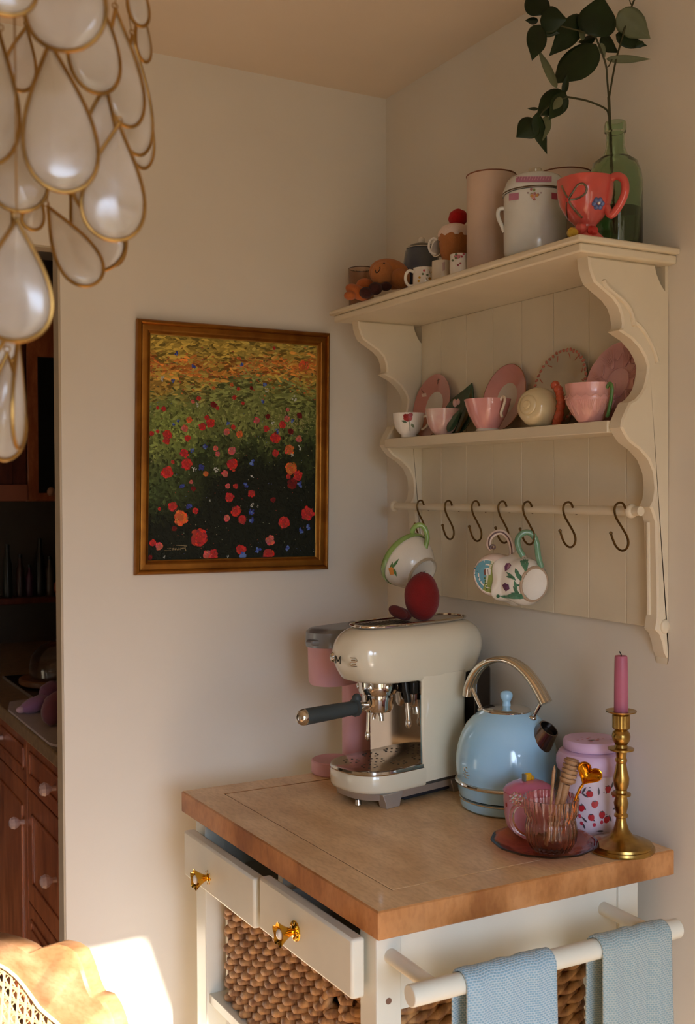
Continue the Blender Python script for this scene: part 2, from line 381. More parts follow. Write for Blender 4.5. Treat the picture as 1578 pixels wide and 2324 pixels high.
WEDGE = wood('worktop_edge', '#c98f5a', '#99602f', '#b87d47', (2.2, 2.2, 1.2))
WEDGE2 = wood('worktop_edge_long', '#c48a52', '#ab733f', '#bb8049', (1, 3, 3))
tr = thing('kitchen_trolley', (1.01, 1.62, 0), 'cream kitchen trolley with a thick wooden worktop, two drawers and a towel rail', 'trolley')
# worktop: inner butcher-block panel and four border lippings, grooves between them
B0 = .064; g = .0011
def topmat(o):
    o.data.materials.append(WTOP)
    for p in o.data.polygons:
        if p.normal.z > .8: p.material_index = 1
obj('worktop_panel', MB(xf=T).box((B0, B0, TB+.002), (TW-.052, TL-.06, TZ-.0003)), WTOP, tr, bevel=.0012)
gw = .0028
oo = [(0, 0), (TW, 0), (TW, TL), (0, TL)]; ii_ = [(B0-gw, B0-gw), (TW-.052+gw, B0-gw), (TW-.052+gw, TL-.06+gw), (B0-gw, TL-.06+gw)]
bm_ = MB(xf=T); vs = []
for (a, b_) in zip(oo, ii_):
    d = ((b_[0]-a[0]), (b_[1]-a[1])); e = .0022/max(abs(d[0]), abs(d[1]))
    vs += [(a[0], a[1], TB+.0022), (a[0], a[1], TZ-.0022), (a[0]+d[0]*e, a[1]+d[1]*e, TZ), (b_[0], b_[1], TZ), (b_[0], b_[1], TB), (a[0]+d[0]*e, a[1]+d[1]*e, TB)]
bm_.add(vs, [(i*6+k, i*6+(k+1) % 6, ((i+1) % 4)*6+(k+1) % 6, ((i+1) % 4)*6+k) for i in range(4) for k in range(6)])
topmat(obj('worktop_border', bm_, WEDGE, tr))
gl = MB(xf=T); a0_, a1_, c0_, c1_ = B0-gw, TW-.052+gw, B0-gw, TL-.06+gw
for A_, B_ in (((a0_, c0_), (a1_, c0_+gw)), ((a0_, c1_-gw), (a1_, c1_)), ((a0_, c0_+gw), (a0_+gw, c1_-gw)), ((a1_-gw, c0_+gw), (a1_, c1_-gw))): gl.box((A_[0], A_[1], TZ-.006), (B_[0], B_[1], TZ-.0011))
obj('inlay_groove', gl, M('groove_dark', '#4a2e18', .9), tr)  # dark strips set in the open joint around the panel
LX0, LX1 = .019, .503
for (u0, v0) in ((LX0, .035), (LX0, .640), (LX1-.04, .035), (LX1-.04, .640)):
    obj('leg', MB(xf=T).box((u0, v0, 0), (u0+.041, v0+.045, TB)), TCREAM, tr, bevel=.002)
obj('end_panel', MB(xf=T).box((LX0+.041, .0385, .735), (LX1-.04, .056, TB)), TCREAM, tr, bevel=.0015)
obj('end_panel', MB(xf=T).box((LX0+.041, .660, .735), (LX1-.04, .677, TB)), TCREAM, tr, bevel=.0015)
obj('back_rail', MB(xf=T).box((LX1-.02, .08, .735), (LX1-.003, .64, TB)), TCREAM, tr)
obj('top_rail', MB(xf=T).box((LX0+.004, .08, .848), (LX0+.02, .64, TB)), TCREAM, tr)
obj('centre_stile', MB(xf=T).box((LX0+.012, .345, .740), (LX0+.026, .362, .848)), TCREAM, tr)
obj('lower_rail', MB(xf=T).box((LX0+.004, .08, .742), (LX0+.02, .64, .752)), TCREAM, tr)
for z0 in (.508, .12):
    obj('shelf_board', MB(xf=T).box((LX0+.006, .04, z0), (LX1-.004, .672, z0+.018)), TCREAM, tr, bevel=.0015)
obj('screw_cap', MB(xf=T).tube([(LX0+.0195, .0345, .754), (LX0+.0195, .036, .754)], .0048, 12), M('screw_brown', '#7a5a48', .5), tr)
# drawers
def drawer(v0, v1, z0, z1):
    fr = obj('drawer', MB(xf=T).box((-.009, v0, z0), (.013, v1, z1)), TCREAM, tr, bevel=.004)
    obj('drawer_box', MB(xf=T).box((.013, v0+.02, z0+.008), (.03, v1-.02, z1-.02)).box((.03, v0+.02, z0+.008), (.42, v0+.03, z1-.02)).box((.03, v1-.03, z0+.008), (.42, v1-.02, z1-.02)).box((.03, v0+.03, z0+.008), (.42, v1-.03, z0+.014)), TCREAM, fr)
    return fr
def flower_knob(fr, p):   # trumpet flower pointing along -X
    p = V(p); R = Matrix.Translation(p) @ Matrix.Rotation(-PI/2, 4, 'Y')
    pet = lambda a, z: 1+.16*max(0, (z-.022)/.009)*cos(5*a)
    m = MB(R).lathe([(0, 0), (.0155, 0), (.0165, .0015), (.0155, .0035), (.009, .005), (.0052, .007), (.0060, .011), (.0088, .016), (.0125, .023), (.0162, .030), (.0170, .032), (.0152, .0308), (.009, .024), (0, .021)], 30, f=pet)
    for k in range(8): m.ell((.0115*cos(k*PI/4), .0115*sin(k*PI/4), .004), (.0035, .0028, .0022), 8, 6)
    obj('knob', m, M('knob_gold', '#e0b040', .16, 1) if 'knob_gold' not in bpy.data.materials else bpy.data.materials['knob_gold'], fr, label='gold flower-shaped knob')
    obj('knob_centre', MB(R).ell((0, 0, .0285), (.0085, .0085, .0050), 14, 8), WHITE, fr, label='white porcelain centre of the knob')
d1 = drawer(.372, .676, .748, .8335); d2 = drawer(.055, .352, .757, .8435)
q = on_x(494, 1987, .745); flower_knob(d1, (T((-.009, 0, 0))[0]-.012, q.y, q.z))
q = on_x(682, 2110, .745); flower_knob(d2, (T((-.009, 0, 0))[0]-.005, q.y, q.z))
# towel rail
RB0 = V((.757, 1.190, .817)); RB1 = V((1.236, 1.190, .8105))
RB0 = on_y(930, 2261, 1.19); RB1 = on_y(1538, 2106, 1.19)
bar = obj('towel_bar', MB().tube([RB0, lerp(RB0, RB1, .995), RB1], [.0145, .0145, .0142], 24), TCREAM, tr, bevel=.0015)
for s in (.09, .905):
    p = lerp(RB0, RB1, s); y1 = T((p.x-FX, .036, 0))[1]
    obj('rail_post', MB().tube([(p.x, p.y, p.z), (p.x, y1+.003, p.z)], .0105, 18), TCREAM, tr)
# towels
def cloth_mat(name, c1, c2, sc):
    m = bpy.data.materials.new(name); m.use_nodes = True; nt = m.node_tree; b = nt.nodes['Principled BSDF']
    b.inputs['Roughness'].default_value = .9; b.inputs['Sheen Weight'].default_value = .25
    tc = nt.nodes.new('ShaderNodeTexCoord'); br = nt.nodes.new('ShaderNodeTexBrick'); nt.links.new(tc.outputs['UV'], br.inputs[0])
    br.inputs['Scale'].default_value = sc; br.inputs['Color1'].default_value = srgb(c1); br.inputs['Color2'].default_value = srgb(c1); br.inputs['Mortar'].default_value = srgb(c2)
    br.inputs['Mortar Size'].default_value = .11; br.inputs['Mortar Smooth'].default_value = .8; br.inputs['Brick Width'].default_value = .7; br.inputs['Row Height'].default_value = .42
    nt.links.new(br.outputs[0], b.inputs['Base Color']); bp = nt.nodes.new('ShaderNodeBump'); bp.inputs['Strength'].default_value = .7; bp.inputs['Distance'].default_value = .0012; bp.invert = True
    nt.links.new(br.outputs['Fac'], bp.inputs['Height']); nt.links.new(bp.outputs[0], b.inputs['Normal']); return m
def towel(px0, px1, c1, c2, label, front=.34, backl=.10):
    # a folded strip over the bar: two layers
    a = (px0-930)/(1538-930); e = (px1-930)/(1538-930)
    P0 = lerp(RB0, RB1, a); P1 = lerp(RB0, RB1, e)
    tw = thing('towel', (V(P0)+V(P1))/2-V((0, 0, .02)), label, 'towel', 'blue woven towels on the towel rail')
    mt = cloth_mat('towel_'+c1[1:], c1, c2, 125)
    def layer(R, fl, bl, x0, x1, ph):
        def fn(u, v):
            P = lerp(P0, P1, lerp(x0, x1, u)); s = v*(fl+bl+PI*R)
            if s < bl: y = P.y+R; z = P.z-(bl-s)
            elif s < bl+PI*R: t = (s-bl)/R; y = P.y+R*cos(t); z = P.z+R*sin(t)
            else: y = P.y-R; z = P.z-(s-bl-PI*R)
            k = max(0, P.z-z)
            wob = .004*sin(u*7+ph)*min(1, k*8)+.0015*sin(u*19+ph+z*14)
            return V((P.x+.010*k*(u-.5), y-(wob if y < P.y else -wob), z+.0006*sin(u*30)))
        L = (P1-P0).length*(x1-x0)
        m = MB().grid(fn, 44, 90, uvs=lambda u, v: (u*L, v*(fl+bl+PI*R)))
        return m
    obj('front_fold', layer(.0178, front, backl, 0, 1, .5), mt, tw, solid=.0030)
    obj('inner_fold', layer(.0157, front-.01, backl+.03, .02, .97, 1.7), mt, tw, solid=.0014)
towel(1030, 1222, '#83a9bd', '#bfd0d6', 'pale blue woven towel on the near left of the towel rail')
towel(1330, 1500, '#8aa4a8', '#b6c1bc', 'grey blue woven towel on the towel rail beside the wall', .34, .14)
# basket of twisted rope
ROPE = M('water_hyacinth_rope', '#c4955f', .62, bump=(260, .5, .002), var=(60, .35, '#7f5432'), stretch=(1, 1, .4))
bk = thing('basket', T((.26, .33, .526)), 'brown twisted rope basket under the two drawers of the trolley', 'basket')
bx0, bx1, by0, by1 = .045, .46, .105, .612
def rope_row(z, k):
    # rounded rectangle path with flare
    e = .0; r = .03; P = []
    x0, x1, y0, y1 = bx0-e, bx1+e, by0-e, by1+e
    for (cx, cy, a0) in ((x0+r, y0+r, PI), (x1-r, y0+r, 1.5*PI), (x1-r, y1-r, 0), (x0+r, y1-r, .5*PI)):
        for i in range(6): a = a0+PI/2*i/5; P.append(V(T((cx+r*cos(a), cy+r*sin(a), z))))
    # resample
    Q = []; n = len(P)
    for i in range(n):
        A, B = P[i], P[(i+1) % n]; L = (B-A).length; c = max(1, int(L/.006))
        for j in range(c): Q.append(lerp(A, B, j/c))
    return Q
cen = V(T((.25, .36, 0)))
hole_v = (.165, .215); hz0 = .672
for k in range(11):
    z = .536+k*.0185; Q = rope_row(z, k); N = len(Q); turns = round(N*.006/.070); m = MB()
    jit = [noise.noise(V((i*.11, k*3.7, 0))) for i in range(N)]
    for s in (0, 1):
        P = []; rr = []
        for i, p in enumerate(Q):
            t = Q[(i+1) % N]-Q[i-1]; t.normalize(); nrm = V((t.y, -t.x, 0)); a = 2*PI*turns*i/N+s*PI+k*1.3
            P.append(p+nrm*(.0058*cos(a)+.002*jit[i])+V((0, 0, .0058*sin(a)+.0022*jit[i-7])))
            rr.append(.0074+.0016*jit[i-3])
        # leave an opening for the handle hole on the drawer side
        def inhole(p):
            v = (p.y-FY)/ah.y; return p.x < FX+.1 and hole_v[0] < v < hole_v[1]
        if hz0 < z < .702:
            st = next(i for i in range(N) if not inhole(Q[i]) and inhole(Q[i-1])) if any(inhole(p) for p in Q) else 0
            idx = [(st+i) % N for i in range(N)]; idx = [i for i in idx if not inhole(Q[i])]
            m.tube([P[i] for i in idx], [rr[i] for i in idx], 7)
        else: m.tube(P, rr, 7, closed=True)
    obj('rope_row', m, ROPE, bk, smooth=60, merge=False)
for v in hole_v:   # rope edges wrapping the hole
    P = []; 
    for s in (0, 1): 
        m = MB().tube([V(T((bx0-.003+.004*cos(i*.9+s*PI), v+.004*sin(i*.9+s*PI), hz0-.010+i*.004))) for i in range(12)], .0058, 7); obj('handle_binding', m, ROPE, bk, smooth=60)
obj('basket_bottom', MB(xf=T).box((bx0, by0, .5265), (bx1, by1, .532)), ROPE, bk)
obj('dark_fill', MB(xf=T).box((bx0+.012, by0+.012, .5325), (bx1-.012, by1-.012, .64)), M('dark_fill', '#2a1a10', .9), bk)  # solid dark block filling the lower basket behind the rope rows

# ================================================================== THE PAINTING
pa = thing('framed_painting', (.925, YW, 1.30), 'gold framed painting of a meadow with red poppies and blue flowers', 'painting')
TLp, TRp, BRp, BLp = on_y(313, 722, 2.152), on_y(750, 756, 2.152), on_y(746, 1292, 2.152), on_y(308, 1306, 2.152)
FRM = M('antique_gold_frame', '#a06a28', .36, .85, bump=(120, .2, .001), var=(22, .45, '#85531f'))
FRM2 = M('gold_sight_edge', '#c99b4c', .3, .9, var=(40, .3))
cs = [TLp, TRp, BRp, BLp]; ctr = sum(cs, V((0, 0, 0)))/4
def mold(i):   # one moulding, mitred
    A, B = cs[i], cs[(i+1) % 4]
    # profile: (inset 0..w, out towards the room)
    prof = [(0, .0), (0, .012), (.002, .016), (.006, .018), (.009, .0165), (.0105, .013), (.020, .0145), (.0235, .0125), (.026, .008), (.0285, .0075), (.0285, 0)]
    rings = []
    for P in (A, B):
        dd = V((1 if P.x < ctr.x else -1, 0, 1 if P.z < ctr.z else -1))
        rings.append([P+V((dd.x*a, YW-.004-o-P.y, dd.z*a)) for a, o in prof])
    return MB().loft(rings)
for i in range(4): obj('frame_side', mold(i), FRM, pa, smooth=50)
ins = .0282
ci = [V((p.x+(ins if p.x < ctr.x else -ins), YW-.0075, p.z+(ins if p.z < ctr.z else -ins))) for p in cs]
def cuv(u, v, o=0): # u right, v down
    a = lerp(ci[0], ci[1], u); c = lerp(ci[3], ci[2], u); p = lerp(a, c, v); p.y -= o; return p
sl_ = MB()
for i in range(4): sl_.tube([ci[i], ci[(i+1) % 4]], .0016, 6)
obj('sight_edge', sl_, FRM2, pa)
cm = vcol('oil_paint', .62); cm.node_tree.nodes['Principled BSDF'].inputs['Specular IOR Level'].default_value = .25
m = MB()
def base_col(u, v):
    nz = noise.noise(V((u*6, v*7, 1)))*.5+noise.noise(V((u*17, v*19, 5)))*.3
    och = (.42, .30, .055); org_ = (.66, .17, .03); grn = (.17, .20, .055); dgr = (.055, .085, .025); blk = (.011, .014, .007); lgr = (.26, .30, .10)
    def mixc(a, b, t): t = max(0, min(1, t)); return tuple(a[i]*(1-t)+b[i]*t for i in range(3))
    c = och
    c = mixc(c, org_, max(0, 1-abs(v-.125+nz*.06-.02*sin(u*5))/.045)*(.8+nz))
    c = mixc(c, grn, (v-.165-(.08*(1-u) if u < .4 else 0)+nz*.10)/.05)
    if u < .25: c = mixc(c, (.42, .24, .05), max(0, 1-abs(v-.22+nz*.04)/.05)*(1-u*3.5))
    c = mixc(c, lgr, max(0, nz*1.8)*(1 if v < .5 else .2)*max(0, 1-abs(u-.5-nz)*1.5))
    c = mixc(c, dgr, (v-.27+nz*.35-.1*(1-u))/.25)
    c = mixc(c, (.21, .27, .06), max(0, 1-math.hypot((u-.14)*4.4, (v-.42)*6.5))*1.1)
    c = mixc(c, blk, (v-.43-.22*max(0, .45-u)*2+nz*.18)/.16)
    c = mixc(c, (.07, .10, .03), max(0, 1-math.hypot((u-.12)*4, (v-.66)*6))*.8)
    return c
NU, NV = 90, 110
for j in range(NV):
    for i in range(NU):
        u, v = (i+.5)/NU, (j+.5)/NV; c = base_col(u, v); q = random.uniform(.8, 1.2)
        o = 0
        m.add([cuv(i/NU, j/NV), cuv((i+1)/NU, j/NV), cuv((i+1)/NU, (j+1)/NV), cuv(i/NU, (j+1)/NV)], [(0, 1, 2, 3)], tuple(x*q for x in c)+(1,))
obj('canvas', m, cm, pa, smooth=0, merge=False)
db = MB(); CNT = [0]
def dab(u, v, su, sv, rot, c, n=6):
    CNT[0] += 1; o = .0002+.0000002*CNT[0]; P = []
    for k in range(n):
        a = 2*PI*k/n; x = su*cos(a)*random.uniform(.7, 1.15); y = sv*sin(a)*random.uniform(.7, 1.15)
        uu = u+(x*cos(rot)-y*sin(rot)); vv = v+(x*sin(rot)+y*cos(rot))*.84
        P.append(cuv(min(.995, max(.005, uu)), min(.995, max(.005, vv)), o))
    P.append(cuv(min(.995, max(.005, u)), min(.995, max(.005, v)), o+.0006))
    db.add(P, [(k, (k+1) % n, n) for k in range(n)], tuple(c)+(1,))
for k in range(5200):   # background brush marks
    u, v = random.random(), random.random(); c = base_col(u+random.uniform(-.03, .03), v+random.uniform(-.04, .04)); dk = sum(c) < .12; q = random.choice([.7, .85, 1, 1, 1.15] if dk else [.4, .7, 1, 1.3, 1.7])
    s = .006+.014*random.random(); dab(u, v, s*(1.8 if v < .3 else 1), s*.5, random.gauss(0, .35) if v < .3 else random.uniform(0, 3), [x*q for x in c])
for k in range(520):    # pale yellow sprays
    u = random.random(); v = random.gauss(.30, .10)
    if random.random() < .35: u = random.gauss(.86, .07); v = random.gauss(.36, .03)
    dab(u, v, .004, .0022, random.uniform(0, 3), (.38, .36, .15))
for k in range(260): dab(random.random(), random.gauss(.15, .05), .008, .004, random.uniform(-.5, .5), random.choice([(.55, .14, .04), (.62, .22, .05), (.40, .10, .04), (.45, .33, .12), (.12, .12, .05)]))
for k in range(170): dab(random.random(), random.uniform(.3, 1), .0026, .0022, 0, random.choice([(.5, .45, .28), (.42, .07, .04), (.12, .16, .35), (.3, .35, .2)]))
def cvp(x, y): u = (x-185)/1222; t0 = 222+83*u; b0 = 1893-21*u; return u, (y-t0)/(b0-t0)
R_, P_, O_, D_ = (.50, .035, .03), (.58, .13, .11), (.62, .15, .04), (.16, .012, .012)
FL = [(313, 1240, 44, R_), (447, 1180, 42, R_), (430, 1100, 32, R_), (770, 1185, 46, R_), (765, 1085, 32, P_), (650, 1065, 22, P_), (665, 1108, 20, P_), (1085, 990, 40, R_), (1195, 1075, 40, O_), (1268, 997, 26, P_), (1210, 1215, 48, O_), (1262, 1270, 40, R_), (1220, 1330, 42, D_), (1190, 1275, 20, R_), (1090, 1102, 28, R_), (915, 1398, 29, R_), (752, 1427, 35, R_), (720, 1253, 27, P_), (740, 1345, 20, P_), (798, 1345, 20, R_), (800, 1532, 40, R_), (848, 1592, 34, R_), (735, 1580, 26, P_), (1340, 1550, 54, R_), (1160, 1615, 48, R_), (408, 1575, 54, O_), (352, 1495, 35, R_), (508, 1525, 23, R_), (540, 1725, 66, R_), (1055, 1748, 38, P_), (265, 1785, 30, P_), (220, 1760, 26, R_), (600, 1855, 36, P_), (640, 1850, 40, R_), (840, 1815, 38, R_), (1043, 1850, 46, R_), (310, 965, 36, R_), (305, 1010, 26, R_), (450, 990, 25, R_), (555, 905, 29, R_), (612, 880, 34, R_), (585, 840, 20, R_), (430, 918, 27, P_), (728, 945, 27, P_), (822, 962, 27, O_), (775, 908, 19, R_), (948, 860, 25, P_), (1020, 922, 25, R_), (1140, 892, 29, R_), (1175, 848, 25, P_), (1205, 942, 24, D_), (1272, 822, 25, D_), (1180, 780, 16, P_), (630, 742, 24, D_), (660, 768, 16, R_), (905, 620, 16, D_), (525, 697, 18, R_), (485, 720, 16, P_), (285, 775, 19, R_), (243, 768, 13, R_), (460, 855, 24, O_), (1075, 1447, 21, D_), (262, 1510, 13, R_), (350, 1165, 14, R_), (580, 1252, 21, O_), (478, 1312, 16, P_), (495, 1362, 20, D_), (845, 732, 14, R_), (780, 690, 18, R_), (365, 1655, 20, D_), (760, 595, 16, O_), (810, 625, 14, R_), (630, 620, 14, O_), (1030, 830, 20, D_), (1072, 325, 14, R_), (812, 402, 16, O_), (1300, 460, 46, O_), (205, 955, 18, R_), (245, 940, 14, R_), (200, 1870, 20, D_)]
BL_ = [(575, 1053, 18), (485, 1080, 15), (548, 1205, 21), (412, 1340, 21), (915, 1168, 24), (870, 1335, 18), (915, 1535, 20), (918, 1590, 22), (467, 1500, 22), (1280, 1335, 24), (1295, 1675, 19), (1350, 1648, 20), (1195, 1803, 22), (968, 1818, 23), (850, 1858, 30), (385, 862, 12), (355, 888, 12), (985, 722, 18), (490, 460, 16), (365, 365, 14), (835, 450, 16), (345, 570, 14), (1222, 865, 16), (735, 880, 14), (1005, 595, 16), (1100, 940, 16)]
WH_ = [(655, 1215, 24), (500, 1215, 20), (920, 1480, 18), (1275, 1060, 18), (512, 742, 16), (1072, 885, 18), (1020, 635, 18), (1228, 690, 24), (268, 555, 20), (915, 1270, 14), (1215, 1120, 16), (745, 1865, 10), (300, 1865, 10), (610, 1448, 8), (960, 1495, 10)]
for x, y, r, c in FL:
    u, v = cvp(x, y); s = r/1222
    dab(u, v, s*.85, s*.8, random.uniform(0, 3), [a*.75 for a in c], 11)
    for k in range(6): a = k*1.05+random.random(); dab(u+s*.55*cos(a), v+s*.45*sin(a), s*.52, s*.34, a+PI/2, [x_*random.choice([.7, .95, 1.2]) for x_ in c], 7)
    for k in range(int(5+r*.55)):
        a = random.uniform(0, 2*PI); q = random.uniform(.1, .95)*s; dab(u+q*cos(a), v+q*sin(a)*.8, s*.30, s*.16, a+PI/2, [x_*random.choice([.45, .8, 1.1, 1.5]) for x_ in c])
for x, y, r in BL_:
    u, v = cvp(x, y); s = r/1222
    for k in range(7): dab(u+random.uniform(-.6, .6)*s, v+random.uniform(-.6, .6)*s, s*.55, s*.4, random.uniform(0, 3), random.choice([(.05, .09, .42), (.12, .20, .50), (.04, .05, .25)]))
for x, y, r in WH_:
    u, v = cvp(x, y); s = r/1222
    for k in range(6): dab(u+random.uniform(-.7, .7)*s, v+random.uniform(-.7, .7)*s, s*.4, s*.25, random.uniform(0, 3), (.50, .52, .46))
obj('paint_strokes', db, cm, pa, smooth=0, merge=False, kind='stuff')
# mirrored signature, brushed in pale ochre
sg = MB(); sgc = (.40, .33, .20)
def stroke(pts, r=.0006): sg.tube([cuv(*cvp(x, y), o=.0012) for x, y in pts], r, 5)
for P in ([(455, 1785), (380, 1778)], [(440, 1785), (448, 1822)], [(442, 1800), (420, 1800)], [(425, 1806), (412, 1798), (408, 1815), (400, 1800)], [(398, 1815), (394, 1798), (388, 1815), (380, 1800), (376, 1815)], [(372, 1800), (372, 1814)], [(360, 1800), (350, 1806), (356, 1814), (364, 1808), (360, 1800)], [(345, 1800), (318, 1800), (345, 1818), (300, 1818)]): stroke(P)
obj('signature', sg, M('signature_paint', '#a8956a', .5), pa)

# ================================================================== ESPRESSO MACHINE
bkv = V((sin(math.radians(79)), cos(math.radians(79)), 0)); sdv = V((-bkv.y, bkv.x, 0))
A0 = V((.951, 1.740, TZ))
MM = Matrix.Identity(4)
for i in range(3): MM[i][0] = bkv[i]; MM[i][1] = sdv[i]; MM[i][2] = (0, 0, 1)[i]; MM[i][3] = A0[i]
def selp(x0, x1, W, z, n=2.7, N=56, nb=None):
    out = []; cx = (x0+x1)/2; a = (x1-x0)/2
    for k in range(N):
        t = 2*PI*k/N; c, s_ = cos(t), sin(t); e = 2/(n if c < 0 or nb is None else nb)
        out.append(V((cx+a*math.copysign(abs(c)**e, c), W/2*math.copysign(abs(s_)**e, s_), z)))
    return out
MC = M('cream_enamel', '#e9dfc4', .16, coat=.9, var=(3, .01))
em = thing('espresso_machine', A0+bkv*.16, 'cream retro espresso machine with a chrome drip tray and grey portafilter handle', 'coffee machine')
HL, HW = .343, .152
hood_p = [(.2235, .030, .0030), (.226, .0255, .0015), (.238, .016, .0008), (.254, .006, 0), (.272, .0, -.001), (.290, .002, 0), (.305, .010, .006), (.315, .021, .014), (.3215, .034, .024), (.3245, .045, .033)]
rings = [selp(a, HL-a*1.0, HW-2*b_, z, 2.9) for z, a, b_ in hood_p]
hood = obj('hood', MB(MM).loft(rings), MC, em, smooth=60, sub=1)
# column: loft of rounded blocks below the hood, its sides flush
def dshape(x0, x1, W, z, r=.05, fr=.004):
    P = [V((x0, -W/2+fr, z)), V((x0+fr, -W/2, z))]
    for i in range(9): t = -PI/2+PI/2*i/8; P.append(V((x1-r+r*cos(t), -W/2+r+r*sin(t), z)))
    for i in range(9): t = PI/2*i/8; P.append(V((x1-r+r*cos(t), W/2-r+r*sin(t), z)))
    P += [V((x0+fr, W/2, z)), V((x0, W/2-fr, z))]
    return P
colr = [dshape(x0, x1, .149, z) for z, x0, x1 in ((.034, .140, .282), (.05, .140, .282), (.075, .137, .280), (.11, .134, .277), (.15, .133, .276), (.19, .133, .277), (.232, .134, .282))]
obj('body', MB(MM).loft(colr), MC, em, smooth=50)
obj('mirror_plate', MB(MM).loft([[V((x-.0022, -.071, z)), V((x-.0022, .071, z)), V((x+.002, .071, z)), V((x+.002, -.071, z))] for z, x in ((.070, .1345), (.2235, .1335))]), M('mirror_steel', '#d9d2c8', .06, 1), em, smooth=60)
obj('dark_recess', MB(MM).box((.117, -.068, .199), (.1305, .066, .2234)), BLACK, em, bevel=.003)
def fshape(x0, x1, W, z, n=2.6, N=26):   # rounded front, straight sides to x1
    P = []
    for k in range(N+1):
        t = PI/2+PI*k/N; c, s_ = cos(t), sin(t); e = 2/n; P.append(V((x0+.085+.085*math.copysign(abs(c)**e, c), W/2*math.copysign(abs(s_)**e, s_), z)))
    P += [V((x1, -W/2, z)), V((x1, W/2, z))]
    return P
obj('bumper', MB(MM).loft([fshape(.008, .143, .142, .027), fshape(.002, .143, .147, .030), fshape(0, .143, .149, .036), fshape(0, .143, .150, .056), fshape(.002, .143, .148, .061)]), MC, em, smooth=50)
tray = obj('drip_tray', MB(MM).loft([fshape(.001, .136, .149, .0612), fshape(-.0005, .136, .151, .064), fshape(.001, .136, .149, .0685), fshape(.006, .136, .139, .0705)]), M('tray_chrome', '#c9c4bc', .13, 1), em, smooth=35)
hol = MB(MM)
for cx, cy in ((.045, .026), (.045, -.026), (.085, 0), (.105, -.040), (.105, .040)):
    for k in range(8):
        a = k*PI/4; hol.tube([(cx+.014*cos(a), cy+.014*sin(a), .0700), (cx+.014*cos(a), cy+.014*sin(a), .0709)], .0022, 8)
obj('drain_holes', hol, BLACK, tray)
obj('plinth', MB(MM).loft([fshape(.016, .262, .134, .0135), fshape(.008, .268, .143, .0275)]), STEEL, em, smooth=50)
for x, y in ((.062, -.061), (.062, .061), (.235, -.061), (.235, .061)):
    obj('foot', MB(MM).loft([[V((x-.024+a, y-.010, z)), V((x+.026-a, y-.010, z)), V((x+.026-a, y+.010, z)), V((x-.024+a, y+.010, z))] for z, a in ((0, .009), (.012, .006), (.0268, 0))]), STEEL, em, bevel=.001)
for y in (.03,): obj('levelling_foot', MB(MM).lathe([(.006, .001), (.007, .003), (.005, .012)], 14, (.022, -.02, 0), caps=(True, True)), CHROME, em)
obj('back_base', MB(MM).box((.10, -.060, .004), (.275, .060, .026)), M('dark_blue_plastic', '#20242c', .4), em, bevel=.003)
tank = obj('water_tank', MB(MM).box((.283, -.070, .045), (.328, .070, .232)), M('smoked_tank', '#241c16', .12, coat=.5), em, bevel=.006)
# cup rack on top
obj('top_plate', MB(MM).loft([selp(.040, HL-.040, HW-.062, .3235, 2.9), selp(.042, HL-.042, HW-.066, .3262, 2.9)]), STEEL, em)
obj('top_rim', MB(MM).tube(selp(.036, HL-.036, HW-.056, .3275, 2.9), .0028, 8, closed=True), CHROME, em)
rk = MB(MM)
for i in range(13): x = .06+i*.0084; rk.box((x, -.030, .3262), (x+.0028, .030, .3270))
obj('rack_slots', rk, BLACK, em)
# group head and portafilter
GX = .089
obj('group_head', MB(MM).lathe([(0, .224), (.0385, .224), (.039, .214), (.038, .206), (.035, .198), (.031, .1955), (0, .1955)], 36, (GX, 0, 0)), CHROME, em)
for k in range(7): a = k*2*PI/7; obj('group_lug', MB(MM).ell((GX+.0355*cos(a), .0355*sin(a), .213), (.006, .006, .009), 10, 8), CHROME, em)
pf = obj('portafilter', MB(MM).lathe([(.030, .197), (.0305, .188), (.029, .182), (.029, .170), (.026, .164), (.012, .160), (0, .160)], 36, (GX, 0, 0)), CHROME, em)
sp_ = MB(MM)
for y in (-.011, .011): sp_.tube([(GX, 0, .165), (GX-.002, y*.8, .160), (GX-.002, y, .152), (GX-.002, y, .147)], [.006, .006, .0055, .006], 12)
obj('twin_spout', sp_, CHROME, pf)
hz_ = .9+.177; c0 = MM @ V((GX, 0, .177)); e0 = on_z(676, 1630, hz_-.002); hd = (e0-c0); HLn = hd.length; hd.normalize()
obj('handle_neck', MB().tube([c0+hd*.022, c0+hd*.034, c0+hd*.040, c0+hd*.056], [.008, .0075, .0095, .0105], 18), CHROME, pf)
obj('handle_collar', MB().tube([c0+hd*.050, c0+hd*.053, c0+hd*.058, c0+hd*.060], [.012, .0165, .0168, .012], 20), DARK, pf)
obj('handle_grip', MB().tube([c0+hd*.056, c0+hd*.062, c0+hd*(HLn*.5), c0+hd*(HLn-.016), c0+hd*(HLn-.012)], [.0125, .0128, .0138, .0148, .0143], 24), DARK, pf)
obj('handle_cap', MB().ell(c0+hd*(HLn-.013), (.0148, .0148, .0148), 24, 14), CHROME, pf, label='chrome ball end of the portafilter handle')
obj('thumb_tab', MB().ell(c0+hd*.052+V((0, 0, .016)), (.009, .009, .010)), DARK, pf)
# steam wand and hot-water spout
wd = obj('steam_wand', MB(MM).tube(smoothpath([(.112, -.050, .222), (.113, -.052, .205), (.115, -.054, .190), (.117, -.054, .160)], 5)[:12], .0068, 14), BLACK, em)
obj('wand_tube', MB(MM).tube([(.1145, -.053, .190), (.117, -.054, .148)], .0042, 12), CHROME, wd); obj('wand_tip', MB(MM).ell((.117, -.054, .144), (.0058, .0058, .010)), CHROME, wd)
ws_ = obj('water_spout', MB(MM).tube([(.06, -.006, .165), (.058, -.006, .125)], .0032, 10), CHROME, em); obj('spout_tip', MB(MM).ell((.0578, -.006, .122), (.005, .005, .009)), CHROME, ws_)
